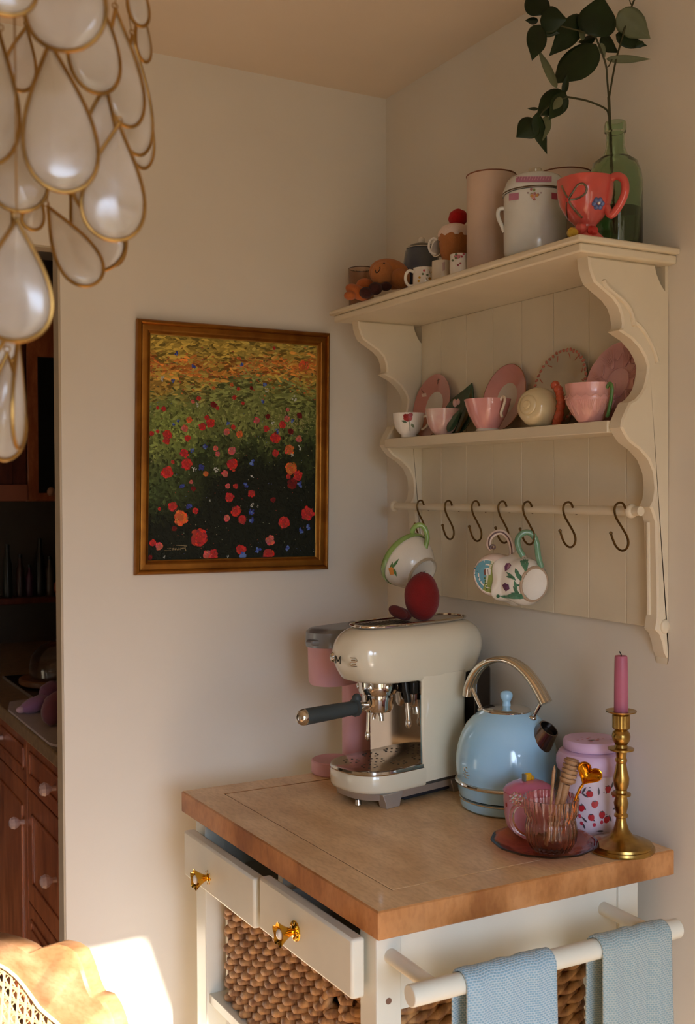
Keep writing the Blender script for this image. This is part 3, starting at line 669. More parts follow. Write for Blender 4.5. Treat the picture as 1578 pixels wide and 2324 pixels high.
# badge letters on the curved front (the photograph shows a chrome dot, an M and a mirrored S)
def hood_at(px, z):
    best = None
    for k in range(400):
        t = PI/2+PI*k/400; c, s_ = cos(t), sin(t); e = 2/2.9; a = HL/2; p = MM @ V((a+a*math.copysign(abs(c)**e, c), HW/2*math.copysign(abs(s_)**e, s_), z))
        d = p-CAM; x = 789+F_PX*d.dot(rt)/d.dot(fw)
        if s_ < 0.25 and (best is None or abs(x-px) < best[0]): best = (abs(x-px), p, t)
    p = best[1]; return p
def letter(px, z, strokes, w_, h_, r):
    p = hood_at(px, z); q = hood_at(px+5, z); tx = (q-p).normalized()
    if tx.dot(rt) < 0: tx = -tx
    nrm = V((0, 0, 1)).cross(tx); nrm = nrm if nrm.dot(CAM-p) > 0 else -nrm
    mb = MB()
    for st in strokes: mb.tube([p+tx*(a*w_)+V((0, 0, b_*h_))+nrm*.0012 for a, b_ in st], r, 6)
    return mb
LB = M('badge_dark', '#4a463f', .25, .8)
obj('letter', letter(769, .268, [[(-.5, -.5), (-.5, .5), (0, -.2), (.5, .5), (.5, -.5)]], .0125, .0135, .0012), LB, em)
obj('letter', letter(803, .268, [[(-.5, .5), (.3, .5), (.5, .3), (.5, .12), (.3, 0), (-.3, -.02), (-.5, -.15), (-.5, -.35), (-.3, -.5), (.5, -.5)], [(-.35, .2), (.25, .2)], [(-.25, -.28), (.35, -.28)]], .014, .0145, .0009), CHROME, em, label='chrome mirrored letter S')
p = hood_at(753, .270); obj('lamp_knob', MB().ell(p, (.006, .006, .009)), CHROME, em)

# ================================================================== PLUSH BEAN on the machine
top = .9+.3275
pb = on_x(962, 1400, 0) if 0 else MM @ V((.205, -.012, 0)); pb = V((pb.x, pb.y, top))
RED = M('red_plush', '#7a1210', .95, sheen=.12, bump=(500, .6, .002), var=(30, .12))
RED2 = M('maroon_plush', '#5a1a14', .95, sheen=.1, bump=(500, .6, .002))
sc = mpp(pb)
pc = thing('plush_bean', pb, 'dark red bean plush toy with maroon feet sitting on top of the espresso machine', 'soft toy')
lat = V((cos(YAW+.06), -sin(YAW+.06), 0)); 
Rb = Matrix.Rotation(.05, 3, lat.cross(V((0, 0, 1))))
pb = pb-lat*.008; bc = pb+V((0, 0, .0455))
obj('plush_body', MB().ell(bc, (.0355, .031, .0475), 32, 22, f=lambda d: 1+.05*noise.noise(d*1.5)-.06*max(0, d.z)**2*(1 if d.x < 0 else .2), rot=Rb), RED, pc, smooth=80)
for s in (0, 1):
    q = pb-lat*(.040+.008*s)-V((fw.x, fw.y, 0))*(.012+.012*s)+V((0, 0, .0125+.004*s))
    obj('foot', MB().ell(q, (.020, .0115, .0115), 20, 14, rot=Matrix.Rotation(-.5-.3*s, 3, 'Z') @ Matrix.Rotation(.45, 3, 'Y')), RED2, pc, smooth=80)
obj('eye', MB().ell(bc-lat*.020-V((fw.x, fw.y, 0))*.0245+V((0, 0, .006)), .0022, 10, 8), BLACK, pc)

# ================================================================== PINK CAPSULE MACHINE behind
cpm = thing('capsule_machine', V((1.06, 1.93, TZ)), 'small pink coffee machine with a grey lid behind the cream espresso machine', 'coffee machine')
cc = on_z(770, 1752, TZ); cc = V((cc.x-.010, cc.y+.004, TZ))
GREYP = M('grey_satin_plastic', '#8d8f92', .3, .6)
obj('cup_tray', MB().lathe([(0, 0), (.044, 0), (.0465, .003), (.0465, .026), (.044, .028), (.041, .0265), (0, .0265)], 44, cc), PINKP, cpm)
Mp = Matrix.Identity(4); pkv = V((sin(math.radians(72)), cos(math.radians(72)), 0)); psv = V((-pkv.y, pkv.x, 0))
for i in range(3): Mp[i][0] = pkv[i]; Mp[i][1] = psv[i]; Mp[i][2] = (0, 0, 1)[i]; Mp[i][3] = cc[i]
def stad(x0, x1, W, z, N=20):
    r = W/2; return [V((x0+r+r*cos(t), r*sin(t), z)) for t in [PI/2+PI*i/N for i in range(N+1)]]+[V((x1-r+r*cos(t), r*sin(t), z)) for t in [-PI/2+PI*i/N for i in range(N+1)]]
obj('column', MB(Mp).loft([stad(.040, .125, .066, .0, 16), stad(.040, .125, .066, .19, 16)]), PINKP, cpm, smooth=50)
obj('head', MB(Mp).loft([stad(-.050, .125, .080, .184), stad(-.054, .127, .087, .190), stad(-.056, .128, .090, .262)]), PINKP, cpm, smooth=50)
lidg = obj('lid', MB(Mp).loft([stad(-.060, .129, .094, .2625), stad(-.061, .13, .096, .272), stad(-.060, .129, .094, .292), stad(-.052, .12, .080, .2985)]), GREYP, cpm, smooth=40)
obj('lid_lip', MB(Mp).loft([[V((-.055, -.018, z)), V((-.055, .018, z)), V((-.069-e, .008, z)), V((-.069-e, -.008, z))] for z, e in ((.268, 0), (.274, .004), (.279, 0))]), GREYP, lidg, bevel=.002)
obj('lid_knob', MB(Mp).ell((.06, 0, .300), (.012, .012, .006)), GREYP, lidg)

# ================================================================== KETTLE
KC = V((1.213, 1.590, TZ)); kt = thing('kettle', KC, 'pale blue dome kettle with an arched chrome handle, beside the espresso machine', 'kettle')
KB = M('kettle_blue', '#aadcfb', .15, coat=1, var=(3, .01))
obj('power_base', MB().lathe([(0, .001), (.080, .001), (.084, .004), (.0855, .010), (.0855, .016), (.083, .019), (0, .019)], 56, KC), KB, kt)
obj('base_trim', MB().lathe([(.0850, .0165), (.0872, .0185), (.0872, .0205), (.0840, .0222), (.0838, .0165)], 56, KC), CHROME, kt)
kp = [(.080, .0225), (.0870, .0245), (.0895, .034), (.0905, .046)]
obj('lower_band', MB().lathe([(0, .0225)]+kp, 56, KC), KB, kt)
obj('chrome_ring', MB().lathe([(.0895, .044), (.0935, .0465), (.0945, .049), (.0935, .0515), (.0905, .053)], 56, KC), CHROME, kt)
body = [(.0900, .051), (.0925, .066), (.0932, .082), (.0920, .100), (.0880, .118), (.0815, .136), (.0730, .151), (.0625, .163), (.0525, .171), (.0455, .175), (.0430, .1765)]
obj('body', MB().lathe(body, 64, KC), KB, kt, smooth=70)
obj('lid', MB().lathe([(.0440, .175), (.0445, .178), (.0425, .1795), (.030, .182), (.010, .1845), (0, .1848)], 48, KC), CHROME, kt)
obj('lid_knob', MB().lathe([(0, .184), (.0080, .184), (.0072, .192), (.0088, .195), (.0112, .1995), (.0118, .2035), (.0108, .2075), (.0070, .2110), (0, .2122)], 28, KC), KB, kt, label='pale blue lid knob')
dv = V((.307, -.952, 0)).normalized(); zz = V((0, 0, 1)); side = dv.cross(zz)
hand = [KC+dv*a+zz*h for a, h in ((-.086, .192), (-.082, .212), (-.068, .238), (-.045, .258), (-.015, .268), (.015, .266), (.042, .252), (.066, .228), (.085, .200))]
hp = smoothpath(hand, 5); N = len(hp); mbh = MB()
for o_, r_ in ((-.0075, .0058), (0, .0066), (.0075, .0058)): mbh.tube([p+side*o_ for p in hp], [r_*(.85+.45*min(1, 2*abs(i/(N-1)-.5))) for i in range(N)], 12)
obj('handle', mbh, M('handle_chrome', '#ddd5c6', .14, 1), kt, smooth=60)
for e in (-1, 1):
    a = KC+dv*(e*.079)+zz*.207; b_ = KC+dv*(e*.056)+zz*.169
    st = obj('strut', MB().tube([a, lerp(a, b_, .9), b_], [.0042, .0034, .0034], 12), CHROME, kt); obj('strut_foot', MB().ell(b_, (.0075, .0075, .005)), CHROME, st)
sd_ = V((dv.x*.93, dv.y*.93, .0)); s0 = KC+sd_*.071+zz*.124; sdir = (dv*.62+zz*.80).normalized()
def rim(p, d, prof, n=32):
    Rm = Matrix.Translation(p) @ d.to_track_quat('Z', 'Y').to_matrix().to_4x4(); return MB(Rm).lathe(prof, n)
obj('spout', rim(s0, sdir, [(.026, 0), (.0245, .008), (.019, .036), (.0188, .040), (.0165, .040), (.019, .012), (0, .010)]), M('spout_steel', '#8f8078', .22, 1), kt)
obj('spout_inside', rim(s0+sdir*.030, sdir, [(.0165, 0), (0, 0)]), BLACK, kt)
# small relief emblem (three stacked curls)
va = cam_ang(KC); ang0 = va-math.asin(min(.99, 88/2465*depth(KC)/.0915))
em_ = MB()
def onk(a, h): r = rprof(body, h)+.0004; return KC+V((r*cos(a), r*sin(a), h))
for h0_, w_ in ((.0655, .008), (.0705, .0095), (.0755, .0065)):
    em_.tube([onk(ang0+(t-.5)*w_/.045, h0_+.0012*sin(t*PI*2)) for t in [i/8 for i in range(9)]], .0008, 6)
em_.tube([onk(ang0+.05*cos(t), .0805+.0035*sin(t)) for t in [i*PI*1.5/8 for i in range(9)]], .0008, 6)
obj('emblem', em_, CHROME, kt)

# ================================================================== CANDLESTICK + CANDLE
CC = V((1.2235, 1.304, TZ)); ck = thing('candlestick', CC, 'turned brass candlestick at the right corner of the worktop', 'candlestick')
cp = [(0, .001), (.0525, .001), (.0535, .004), (.0520, .008), (.0500, .0085), (.0490, .0120), (.0400, .0155), (.0300, .0180), (.0190, .0240), (.0125, .0330), (.0085, .046), (.0078, .052), (.0110, .054), (.0110, .057), (.0085, .060), (.0105, .068), (.0118, .076), (.0095, .084), (.0095, .087), (.0155, .0885), (.0155, .0915), (.0100, .093), (.0090, .097), (.0125, .106), (.0130, .116), (.0100, .128), (.0078, .140), (.0095, .143), (.0095, .146), (.0080, .149), (.0090, .157), (.0110, .160), (.0205, .1615), (.0205, .1640), (.0110, .1655), (.0095, .170), (.0135, .176), (.0148, .183), (.0135, .189), (.0095, .1935), (.0125, .195), (.0138, .197), (.0138, .217), (.0125, .219), (.0240, .2225), (.0245, .2245), (.0125, .2235), (.0112, .2228), (.0112, .2), (0, .2)]
obj('candlestick_body', MB().lathe(cp, 48, CC, f=lambda a, z: 1+(.02*cos(24*a) if .197 <= z <= .218 else 0)), BRASS, ck, smooth=32)
# (single-piece brass casting)
CD = thing('candle', CC+V((0, 0, .2006)), 'dusty pink candle with a black wick standing in the brass candlestick', 'candle')
obj('wax', MB().lathe([(0, .2006), (.0104, .2006), (.0112, .226), (.0108, .28), (.0101, .310), (.0092, .3125), (.006, .3112), (0, .3105)], 26, CC, f=lambda a, z: 1+.015*sin(3*a)), M('pink_wax', '#b3647a', .45, sss=.15), CD)
obj('wick', MB().tube(smoothpath([CC+V((0, 0, .310)), CC+V((-.0005, 0, .315)), CC+V((-.003, .001, .3195))], 4), .0010, 6), BLACK, CD)

# ================================================================== LILAC STRAWBERRY JAR
JC = V((1.2495, 1.4035, TZ)); jr = thing('storage_jar', JC, 'lilac ceramic storage jar patterned with red strawberries, behind the candlestick', 'jar')
jp = [(.034, .0), (.041, .002), (.0480, .012), (.0510, .03), (.0518, .098), (.0520, .104)]
obj('jar_body', MB().lathe([(0, 0)]+jp, 48, JC), M('pattern_white', '#dcccd9', .4), jr)
obj('jar_shoulder', MB().lathe([(.0522, .103), (.0570, .107), (.0590, .116), (.0585, .127), (.0535, .136), (.046, .139), (.040, .140)], 48, JC), LILAC, jr, label='plain lilac shoulder')
jl = obj('jar_lid', MB().lathe([(.040, .138), (.0455, .1405), (.0475, .144), (.0475, .153), (.0450, .157), (.030, .158), (0, .158)], 48, JC), LILAC, jr)
dj = MB(); va = cam_ang(JC)
REDb = srgb('#b5222e'); DG = srgb('#4d4650'); 
for k in range(95):
    a = va+random.uniform(-1.9, 1.9); z = random.uniform(.012, .094); t = k % 5
    if t == 0: decal(dj, jp, JC, a, z, blobp(0, 0, .0056, .0064, 9, random.uniform(-.5, .5)), .0006, REDb); decal(dj, jp, JC, a, z+.0048, leafp(-.003, 0, .006, .003, .1), .0009, DG)
    elif t == 1: decal(dj, jp, JC, a, z, blobp(0, 0, .0028, .0036, 8), .0007, srgb('#c03a50'))
    elif t == 4: decal(dj, jp, JC, a, z, blobp(0, 0, .0010, .0010, 6), .0006, DG)
    else: decal(dj, jp, JC, a, z, leafp(0, 0, .014, .0042, random.uniform(0, PI)), .0005, DG)
dlm = vcol('printed_pattern', .35)
obj('strawberry_pattern', dj, dlm, jr, merge=False, smooth=0, kind='stuff')
dl2 = MB()
for k in range(16): 
    r = random.uniform(.004, .034); a = va+random.uniform(-1.5, 1.5); q = JC+V((r*cos(a), r*sin(a), .1586)); rr_ = random.uniform(.002, .005)
    dl2.add([q+V((rr_*cos(t), rr_*.6*sin(t), 0)) for t in [i*PI/4 for i in range(8)]], [tuple(range(8))], random.choice([srgb('#b5707a'), srgb('#c4566a'), srgb('#8a7070')]))
obj('lid_flowers', dl2, dlm, jl, merge=False, smooth=0, kind='stuff')

# ================================================================== PINK GLASS PLATE, SUGAR BOWL, GLASS MUG + TOOLS
def glass(name, col, rough=.04, ior=1.45):
    m = bpy.data.materials.new(name); m.use_nodes = True; b = m.node_tree.nodes['Principled BSDF']
    b.inputs['Base Color'].default_value = srgb(col); b.inputs['Roughness'].default_value = rough; b.inputs['Transmission Weight'].default_value = 1; b.inputs['IOR'].default_value = ior
    n = m.node_tree.nodes.new('ShaderNodeTexNoise'); n.inputs['Scale'].default_value = 25; bp = m.node_tree.nodes.new('ShaderNodeBump'); bp.inputs['Strength'].default_value = .08; bp.inputs['Distance'].default_value = .002
    m.node_tree.links.new(n.outputs[0], bp.inputs['Height']); m.node_tree.links.new(bp.outputs[0], b.inputs['Normal']); return m
PL = V((1.113, 1.361, TZ)); plate = obj('glass_plate', MB().lathe([(0, .002), (.050, .002), (.060, .0055), (.078, .0135), (.0835, .0155), (.0850, .0175), (.0835, .0185), (.0770, .0170), (.059, .0100), (.049, .0065), (0, .0065)], 56, PL, f=lambda a, z: 1+.012*cos(12*a)), glass('rose_glass', '#f3b49c', .05), origin=PL, smooth=60)
tag(plate, 'rose pink glass plate holding the sugar bowl and the glass mug', 'plate')
SB = V((1.136, 1.428, TZ+.0085)); sb = thing('sugar_bowl', SB, 'pink lidded sugar bowl with a yellow knob, behind the glass mug', 'sugar bowl')
sp = [(.024, 0), (.032, .003), (.038, .014), (.0415, .032), (.0425, .055), (.0425, .068)]
obj('bowl', MB().lathe([(0, 0)]+sp+[(.040, .068), (.039, .02), (0, .01)], 44, SB), M('sugar_pink', '#dfa0bd', .3, coat=.3), sb)
obj('lid', MB().lathe([(.0400, .066), (.0430, .0685), (.0432, .0705), (.038, .077), (.026, .0835), (.012, .0865), (0, .0868)], 44, SB), M('lid_pink', '#cf7296', .25, coat=.4), sb, label='deeper pink domed lid')
kn = obj('knob', MB().box(SB+V((-.009, -.004, .086)), SB+V((.004, .004, .099))).box(SB+V((.002, -.004, .086)), SB+V((.009, .004, .094))), M('knob_yellow', '#e0ac1c', .35), sb, bevel=.003, label='yellow knob with a grey end')
obj('knob_end', MB().box(SB+V((-.0125, -.0042, .0862)), SB+V((-.0085, .0042, .0985))), M('knob_grey', '#77796f', .5), kn, bevel=.001)
va = cam_ang(SB); dd = MB(); decal(dd, sp, SB, va-1.05, .050, blobp(0, 0, .003, .004), .0006, REDb); decal(dd, sp, SB, va-1.3, .040, blobp(0, 0, .002, .003), .0006, REDb); obj('heart_motif', dd, dlm, sb, merge=False, smooth=0)
# mug
GM = V((1.110, 1.340, TZ+.0068)); gm = thing('glass_mug', GM, 'ribbed rose tinted glass mug with a flower on its handle, holding wooden stirrers', 'mug')
mp_ = [(0, .001), (.026, .001), (.031, .004), (.0385, .018), (.0405, .034), (.0385, .048), (.0365, .054), (.0405, .060), (.0425, .084), (.0430, .086), (.0415, .086), (.0390, .061), (.0350, .054), (.0375, .046), (.0385, .034), (.0365, .019), (.029, .007), (0, .006)]
ROSE2 = glass('pale_rose_glass', '#fbe2d4', .03)
obj('mug_body', MB().lathe(mp_, 96, GM, f=lambda a, z: 1+(.045*cos(24*a) if z > .05 else .028*cos(24*a))), ROSE2, gm, smooth=70)
va = cam_ang(GM); ha = va-1.62; hv = V((cos(ha), sin(ha), 0))
obj('handle', MB().tube(smoothpath([GM+hv*.038+V((0, 0, .068)), GM+hv*.052+V((0, 0, .070)), GM+hv*.061+V((0, 0, .058)), GM+hv*.061+V((0, 0, .040)), GM+hv*.052+V((0, 0, .026)), GM+hv*.036+V((0, 0, .018))], 5), .0042, 12), ROSE2, gm, smooth=60)
fl = MB(); fc = GM+hv*.055+V((0, 0, .079)); tc_ = V((-sin(va), cos(va), 0))
for k in range(7): a = k*2*PI/7; fl.ell(fc+tc_*(.0075*cos(a))+V((0, 0, .0075*sin(a))), (.0042, .0042, .0042), 10, 8)
fl.ell(fc, .0035, 10, 8); obj('flower', fl, ROSE2, gm, smooth=60)
# wooden tools standing in the mug
WD = wood('tool_wood', '#b98f66', '#96704c', '#ab825a', (1, 1, 6), .6)
def seg(p0, px, py, D):  # end point at depth D under pixel
    return at_d(px, py, D)
dm = depth(GM)
b0 = GM+V((.004, .002, .009)); e0 = at_d(1300, 1722, dm+.01)
dip = thing('honey_dipper', b0, 'grooved wooden honey dipper leaning in the glass mug', 'honey dipper'); ax = (e0-b0); L_ = ax.length; ax.normalize()
Rd = Matrix.Translation(b0) @ ax.to_track_quat('Z', 'Y').to_matrix().to_4x4()
pr_ = [(0, 0), (.0035, .001), (.0042, L_*.4), (.0062, L_-.042)]
hd_ = [(.0085, L_-.040)]
for k in range(5): z = L_-.036+k*.0072; hd_ += [(.0128, z), (.0132, z+.0044), (.0095, z+.0048), (.0095, z+.0068)]
hd_ += [(.0105, L_), (0, L_+.001)]
obj('stick', MB(Rd).lathe(pr_+[(0, L_-.041)], 18), WD, dip); obj('grooved_head', MB(Rd).lathe([(0, L_-.0405)]+hd_, 26), WD, dip, smooth=25)
b1 = GM+V((-.008, .004, .009)); e1 = at_d(1284, 1752, dm+.012)
st1 = obj('wooden_stirrer', MB().tube([b1, lerp(b1, e1, .6), lerp(b1, e1, .93), e1], [.0028, .0036, .0052, .003], 12, flat=.6), WD, origin=b1); tag(st1, 'flat wooden stirrer beside the honey dipper in the glass mug', 'stirrer')
b2 = GM+V((-.012, -.004, .009)); e2 = at_d(1259, 1737, dm)
st2 = obj('wooden_pick', MB().tube([b2, lerp(b2, e2, .75), lerp(b2, e2, .93), e2], [.0016, .0022, .0030, .0007], 10), WD, origin=b2); tag(st2, 'thin pointed wooden stick on the left inside the glass mug', 'stick')
# heart spoon
b3 = GM+V((.014, -.002, .010)); e3 = at_d(1312, 1800, dm-.006); hc = at_d(1336, 1758, dm-.012)
GS = M('spoon_gold', '#d08a1e', .14, 1)
spn = thing('heart_spoon', b3, 'shiny gold spoon with a heart-shaped bowl, leaning right in the glass mug', 'spoon')
obj('handle', MB().tube(smoothpath([b3, lerp(b3, e3, .5), e3, lerp(e3, hc, .45)], 5), .0022, 10), GS, spn)
vd = (CAM-hc).normalized(); hr = (rt*.96-up*.0).normalized(); hu = (e3-hc).normalized()*-1; hr = hu.cross(vd).normalized()*-1; 
def heart(t, s): x = 16*sin(t)**3; y = 13*cos(t)-5*cos(2*t)-2*cos(3*t)-cos(4*t); return hc+hr*(x/17*.0205*s)+hu*(y/17*.0205*s+.001)-vd*(.0085*(1-s*s))
hm_ = MB(); nr = 8; ns = 48
hv_ = [[heart(2*PI*k/ns, (j+1)/nr) for k in range(ns)] for j in range(nr)]
hm_.loft(hv_[::-1], caps=(False, True)); obj('heart_bowl', hm_, GS, spn, solid=.0010, smooth=70)
obj('heart_rim', MB().tube([heart(2*PI*k/ns, 1) for k in range(ns)], .0011, 8, closed=True), GS, spn)

# ================================================================== decals: print laid on the real surface of a piece
from mathutils.bvhtree import BVHTree
class Print:
    def __init__(s, mb, off=.0005): s.t = BVHTree.FromPolygons([tuple(v) for v in mb.v], [tuple(f) for f in mb.f]); s.m = MB(); s.off = off; s.n = 0
    def poly(s, P, col):
        s.n += 1; Q = []
        for a, b_ in zip(P, list(P[1:])+[P[0]]):
            d = max(1, int(math.hypot(b_[0]-a[0], b_[1]-a[1])/5)); Q += [(lerp(a[0], b_[0], i/d), lerp(a[1], b_[1], i/d)) for i in range(d)]
        c = (sum(p[0] for p in Q)/len(Q), sum(p[1] for p in Q)/len(Q)); sz = max(math.hypot(p[0]-c[0], p[1]-c[1]) for p in Q); nr = max(1, int(sz/6)); vs = []
        for q in [c]+[(lerp(c[0], p[0], r/nr), lerp(c[1], p[1], r/nr)) for r in range(1, nr+1) for p in Q]:
            h = s.t.ray_cast(CAM, ray(*q).normalized())
            if h[0] is None: return
            nn = h[1] if h[1].dot(CAM-h[0]) > 0 else -h[1]; vs.append(h[0]+nn*(s.off+.00005*s.n))
        k = len(Q); f = [(0, i+1, (i+1) % k+1) for i in range(k)]
        for r in range(nr-1):
            for i in range(k): j = (i+1) % k; f.append((r*k+i+1, (r+1)*k+i+1, (r+1)*k+j+1, r*k+j+1))
        s.m.add(vs, f, srgb(col))
    def line(s, pts, w, col):
        for (a, b_), (c, d) in zip(pts[:-1], pts[1:]):
            L = math.hypot(c-a, d-b_) or 1; nx, ny = -(d-b_)/L*w/2, (c-a)/L*w/2; s.poly([(a+nx, b_+ny), (c+nx, d+ny), (c-nx, d-ny), (a-nx, b_-ny)], col)
    def leaf(s, x, y, L, W, r, col): s.poly([(x+u*cos(r)-v*sin(r), y+u*sin(r)+v*cos(r)) for u, v in ((0, 0), (L*.25, W*.4), (L*.6, W*.4), (L, 0), (L*.6, -W*.4), (L*.25, -W*.4))], col)
    def dot(s, x, y, r, col, ry=None, n=10): s.poly([(x+r*cos(2*PI*k/n), y+(ry or r)*sin(2*PI*k/n)) for k in range(n)], col)
    def done(s, name, par): return obj(name, s.m, dlm, par, merge=False, smooth=0)
def axis(p, d): return Matrix.Translation(p) @ V(d).normalized().to_track_quat('Z', 'Y').to_matrix().to_4x4()
def pxtube(pts, D, r, n=12, dd=None, **k):
    return MB().tube(smoothpath([at_d(x, y, D+(dd[i] if dd else 0)) for i, (x, y) in enumerate(pts)], 5), r, n, **k)
UP = V((0, 0, 1))

# ================================================================== HANGING MUGS
GRN = M('leaf_green_glaze', '#8fae62', .18, coat=.5, var=(20, .25)); GRN2 = M('sage_green_glaze', '#6f9a7c', .2, coat=.5, var=(20, .2)); PINKW = M('blush_glaze', '#e2cdbf', .2, coat=.5)
def cuphung(name, label, rimc, basec, dtow, Dm, prof, mat, group='cups hanging on the rail hooks'):
    A = at_d(rimc[0], rimc[1], Dm); B = at_d(basec[0], basec[1], Dm-dtow); d = B-A; L = d.length; Mx = axis(A, d)
    t = thing(name, A+V((0, 0, .06)), label, 'cup', group); return t, Mx, L
# A: white cup with green rim
DA = 2.235
ta, Mx, L = cuphung('teacup', 'white embossed teacup with a pale green rim and handle hanging on the leftmost hook', (917, 1266), (961, 1303), .040, DA, None, None)
pA = [(.0555, 0), (.0570, .0008), (.0585, .004), (.057, L*.3), (.051, L*.55), (.042, L*.78), (.037, L*.88), (.0355, L*.90), (.0350, L), (.0325, L), (.031, L*.92), (0, L*.91)]
ca = MB(Mx).lathe(pA, 56); obj('cup_body', ca, M('embossed_white', '#e4dccb', .22, coat=.4, bump=(170, .5, .001)), ta, smooth=60)
obj('green_rim', MB(Mx).lathe([(.0540, .001), (.0565, -.002), (.0600, 0), (.0610, .006), (.0592, .012), (.0580, .010)], 56), GRN, ta, smooth=60, label='pale green glazed rim')
obj('foot_ring', MB(Mx).lathe([(.0325, L+.0002), (.0345, L+.001), (.0360, L), (.0362, L*.93)], 48), M('bare_foot', '#b3a58c', .6), ta)
obj('handle', pxtube([(943, 1226), (936, 1208), (944, 1194), (956, 1192), (966, 1202), (970, 1222), (966, 1242), (963, 1258)], DA-.035, .0052, dd=[.02, .01, 0, 0, 0, 0, 0, -.0]), GRN, ta, smooth=60)
P = Print(ca); P.leaf(886, 1300, 26, 9, -1.35, '#56793f'); P.leaf(890, 1290, 28, 7, -.95, '#4f7a45'); P.leaf(893, 1288, 22, 7, 1.2, '#4f7a45'); P.poly([(882, 1290), (889, 1286), (896, 1292), (894, 1304), (886, 1304)], '#d98d3c')
for k in range(3): P.line([(950+k*4, 1307-k*2), (958+k*4, 1299-k*2)], 1.4, '#3a3632'); P.line([(949+k*3, 1300+k*4), (955+k*3, 1306+k*4)], 1.2, '#3a3632')
P.done('painted_tulip', ta)
# B: blush mug with a painted landscape medallion
DB = 2.03
tb = thing('mug', at_d(1118, 1265, DB), 'blush mug with a blue and green painted landscape hanging by a brown scrolled handle', 'mug', 'cups hanging on the rail hooks')
A_ = at_d(1114, 1308, DB-.024); B_ = at_d(1142, 1297, DB+.028); d = B_-A_; L = d.length
cb = MB(axis(A_, d)).lathe([(0, -.002), (.022, -.0015), (.034, .001), (.0385, .008), (.040, .02), (.038, L*.6), (.034, L*.85), (.033, L), (.031, L), (.030, L*.8), (0, .012)], 48)
obj('mug_body', cb, PINKW, tb, smooth=60)
P = Print(cb); e0_ = [(1110+31*cos(t)+.15*38*sin(t), 1308+37*sin(t)) for t in [2*PI*k/20 for k in range(20)]]
P.poly([(1110+(x-1110)*1.07, 1308+(y-1308)*1.07) for x, y in e0_], '#efe6dc')
P.poly([(x, y) for x, y in e0_ if x < 1112+(y-1308)*.0]+[(1112, 1340), (1110, 1270)], '#6aa3b4') if 0 else P.poly(e0_, '#6aa3b4')
P.poly([p for p in e0_ if p[0] > 1103-(p[1]-1308)*.28], '#8f9a4f')
P.line([(1120, 1272), (1108, 1300), (1104, 1330)], 4, '#d9d6b8'); P.poly([(1101, 1290), (1108, 1288), (1115, 1292), (1114, 1304), (1104, 1306)], '#ece8df'); P.poly([(1098, 1296), (1103, 1289), (1104, 1304), (1100, 1305)], '#7c4a3c'); P.line([(1108, 1292), (1109, 1304)], 1.5, '#8a7c6a')
for k in range(5): P.dot(1101+k*1.2, 1312+k*6, 2.2, '#4f6a3c')
for k in range(6): P.dot(1083+random.uniform(-4, 12), 1290+k*7, 1.6, '#4a8494')
P.done('landscape_medallion', tb)
hb = [(1116, 1246), (1110, 1238), (1112, 1222), (1124, 1210), (1140, 1208), (1154, 1220), (1161, 1240), (1162, 1258), (1156, 1268)]
obj('handle', pxtube(hb, DB-.012, .0052, dd=[.0]*9), PINKW, tb, smooth=60)
sp2 = [(1120+7*(1-k/14)*cos(k*.75+2.4), 1242+7*(1-k/14)*sin(k*.75+2.4)) for k in range(12)][::-1]
obj('scroll_line', pxtube(sp2+hb[1:], DB-.019, .0013, 6), M('brown_scroll', '#5c3a34', .3), tb)
# C: white mug with green leaves and purple tulips
DC = 2.0
A_ = at_d(1168, 1314, DC+.016); B_ = at_d(1214, 1326, DC-.034); d = B_-A_; L = d.length
tc2 = thing('mug', at_d(1190, 1262, DC), 'white mug with green leaves and purple tulips hanging from a green handle', 'mug', 'cups hanging on the rail hooks')
cc2 = MB(axis(A_, d)).lathe([(.036, .006), (.0490, -.008), (.0500, -.003), (.0435, .008), (.0410, L*.25), (.0440, L*.55), (.0405, L*.8), (.0335, L*.95), (.0320, L), (.0290, L), (.027, L*.96), (0, L*.955)], 60, f=lambda a, z: 1+(.07*cos(5*a)*max(0, 1-z/.02) if z < .02 else 0))
obj('mug_body', cc2, WHITE, tc2, smooth=60)
obj('foot_ring', MB(axis(A_, d)).lathe([(.0285, L+.0002), (.0305, L+.0012), (.0325, L), (.0335, L*.96)], 48), M('sandy_foot', '#b29a80', .5), tc2)
obj('handle', pxtube([(1187, 1262), (1178, 1245), (1175, 1226), (1184, 1212), (1198, 1208), (1211, 1216), (1219, 1236), (1222, 1262), (1229, 1288)], DC-.028, .0055), GRN2, tc2, smooth=60)
P = Print(cc2)
for a in ((1183, 1264, 34, 13, 1.25), (1190, 1264, 42, 12, 1.45), (1172, 1300, 26, 12, .9), (1160, 1345, 40, 11, .3), (1196, 1264, 26, 7, 1.5), (1170, 1290, 30, 10, 1.2), (1172, 1318, 30, 8, -2.4), (1165, 1330, 32, 9, 1.0), (1150, 1308, 18, 6, .2), (1170, 1328, 16, 5, .05), (1132, 1352, 60, 8, .1), (1148, 1352, 38, 8, -.1), (1182, 1258, 22, 12, .2), (1205, 1262, 26, 7, -2.6), (1168, 1318, 24, 8, 1.3), (1176, 1358, 20, 7, -.4)): P.leaf(*a, random.choice(['#3f6b52', '#4d7d60', '#5c8c70']))
P.poly([(1146, 1286), (1150, 1279), (1158, 1279), (1162, 1284), (1156, 1292), (1148, 1298)], '#7c4a72'); P.poly([(1142, 1328), (1148, 1323), (1156, 1327), (1158, 1336), (1150, 1342), (1145, 1336)], '#63355c'); P.poly([(1152, 1284), (1158, 1281), (1160, 1286), (1153, 1294)], '#b78aa8')
P.dot(1131, 1352, 4, '#3f6b52')
P.done('painted_tulips', tc2)

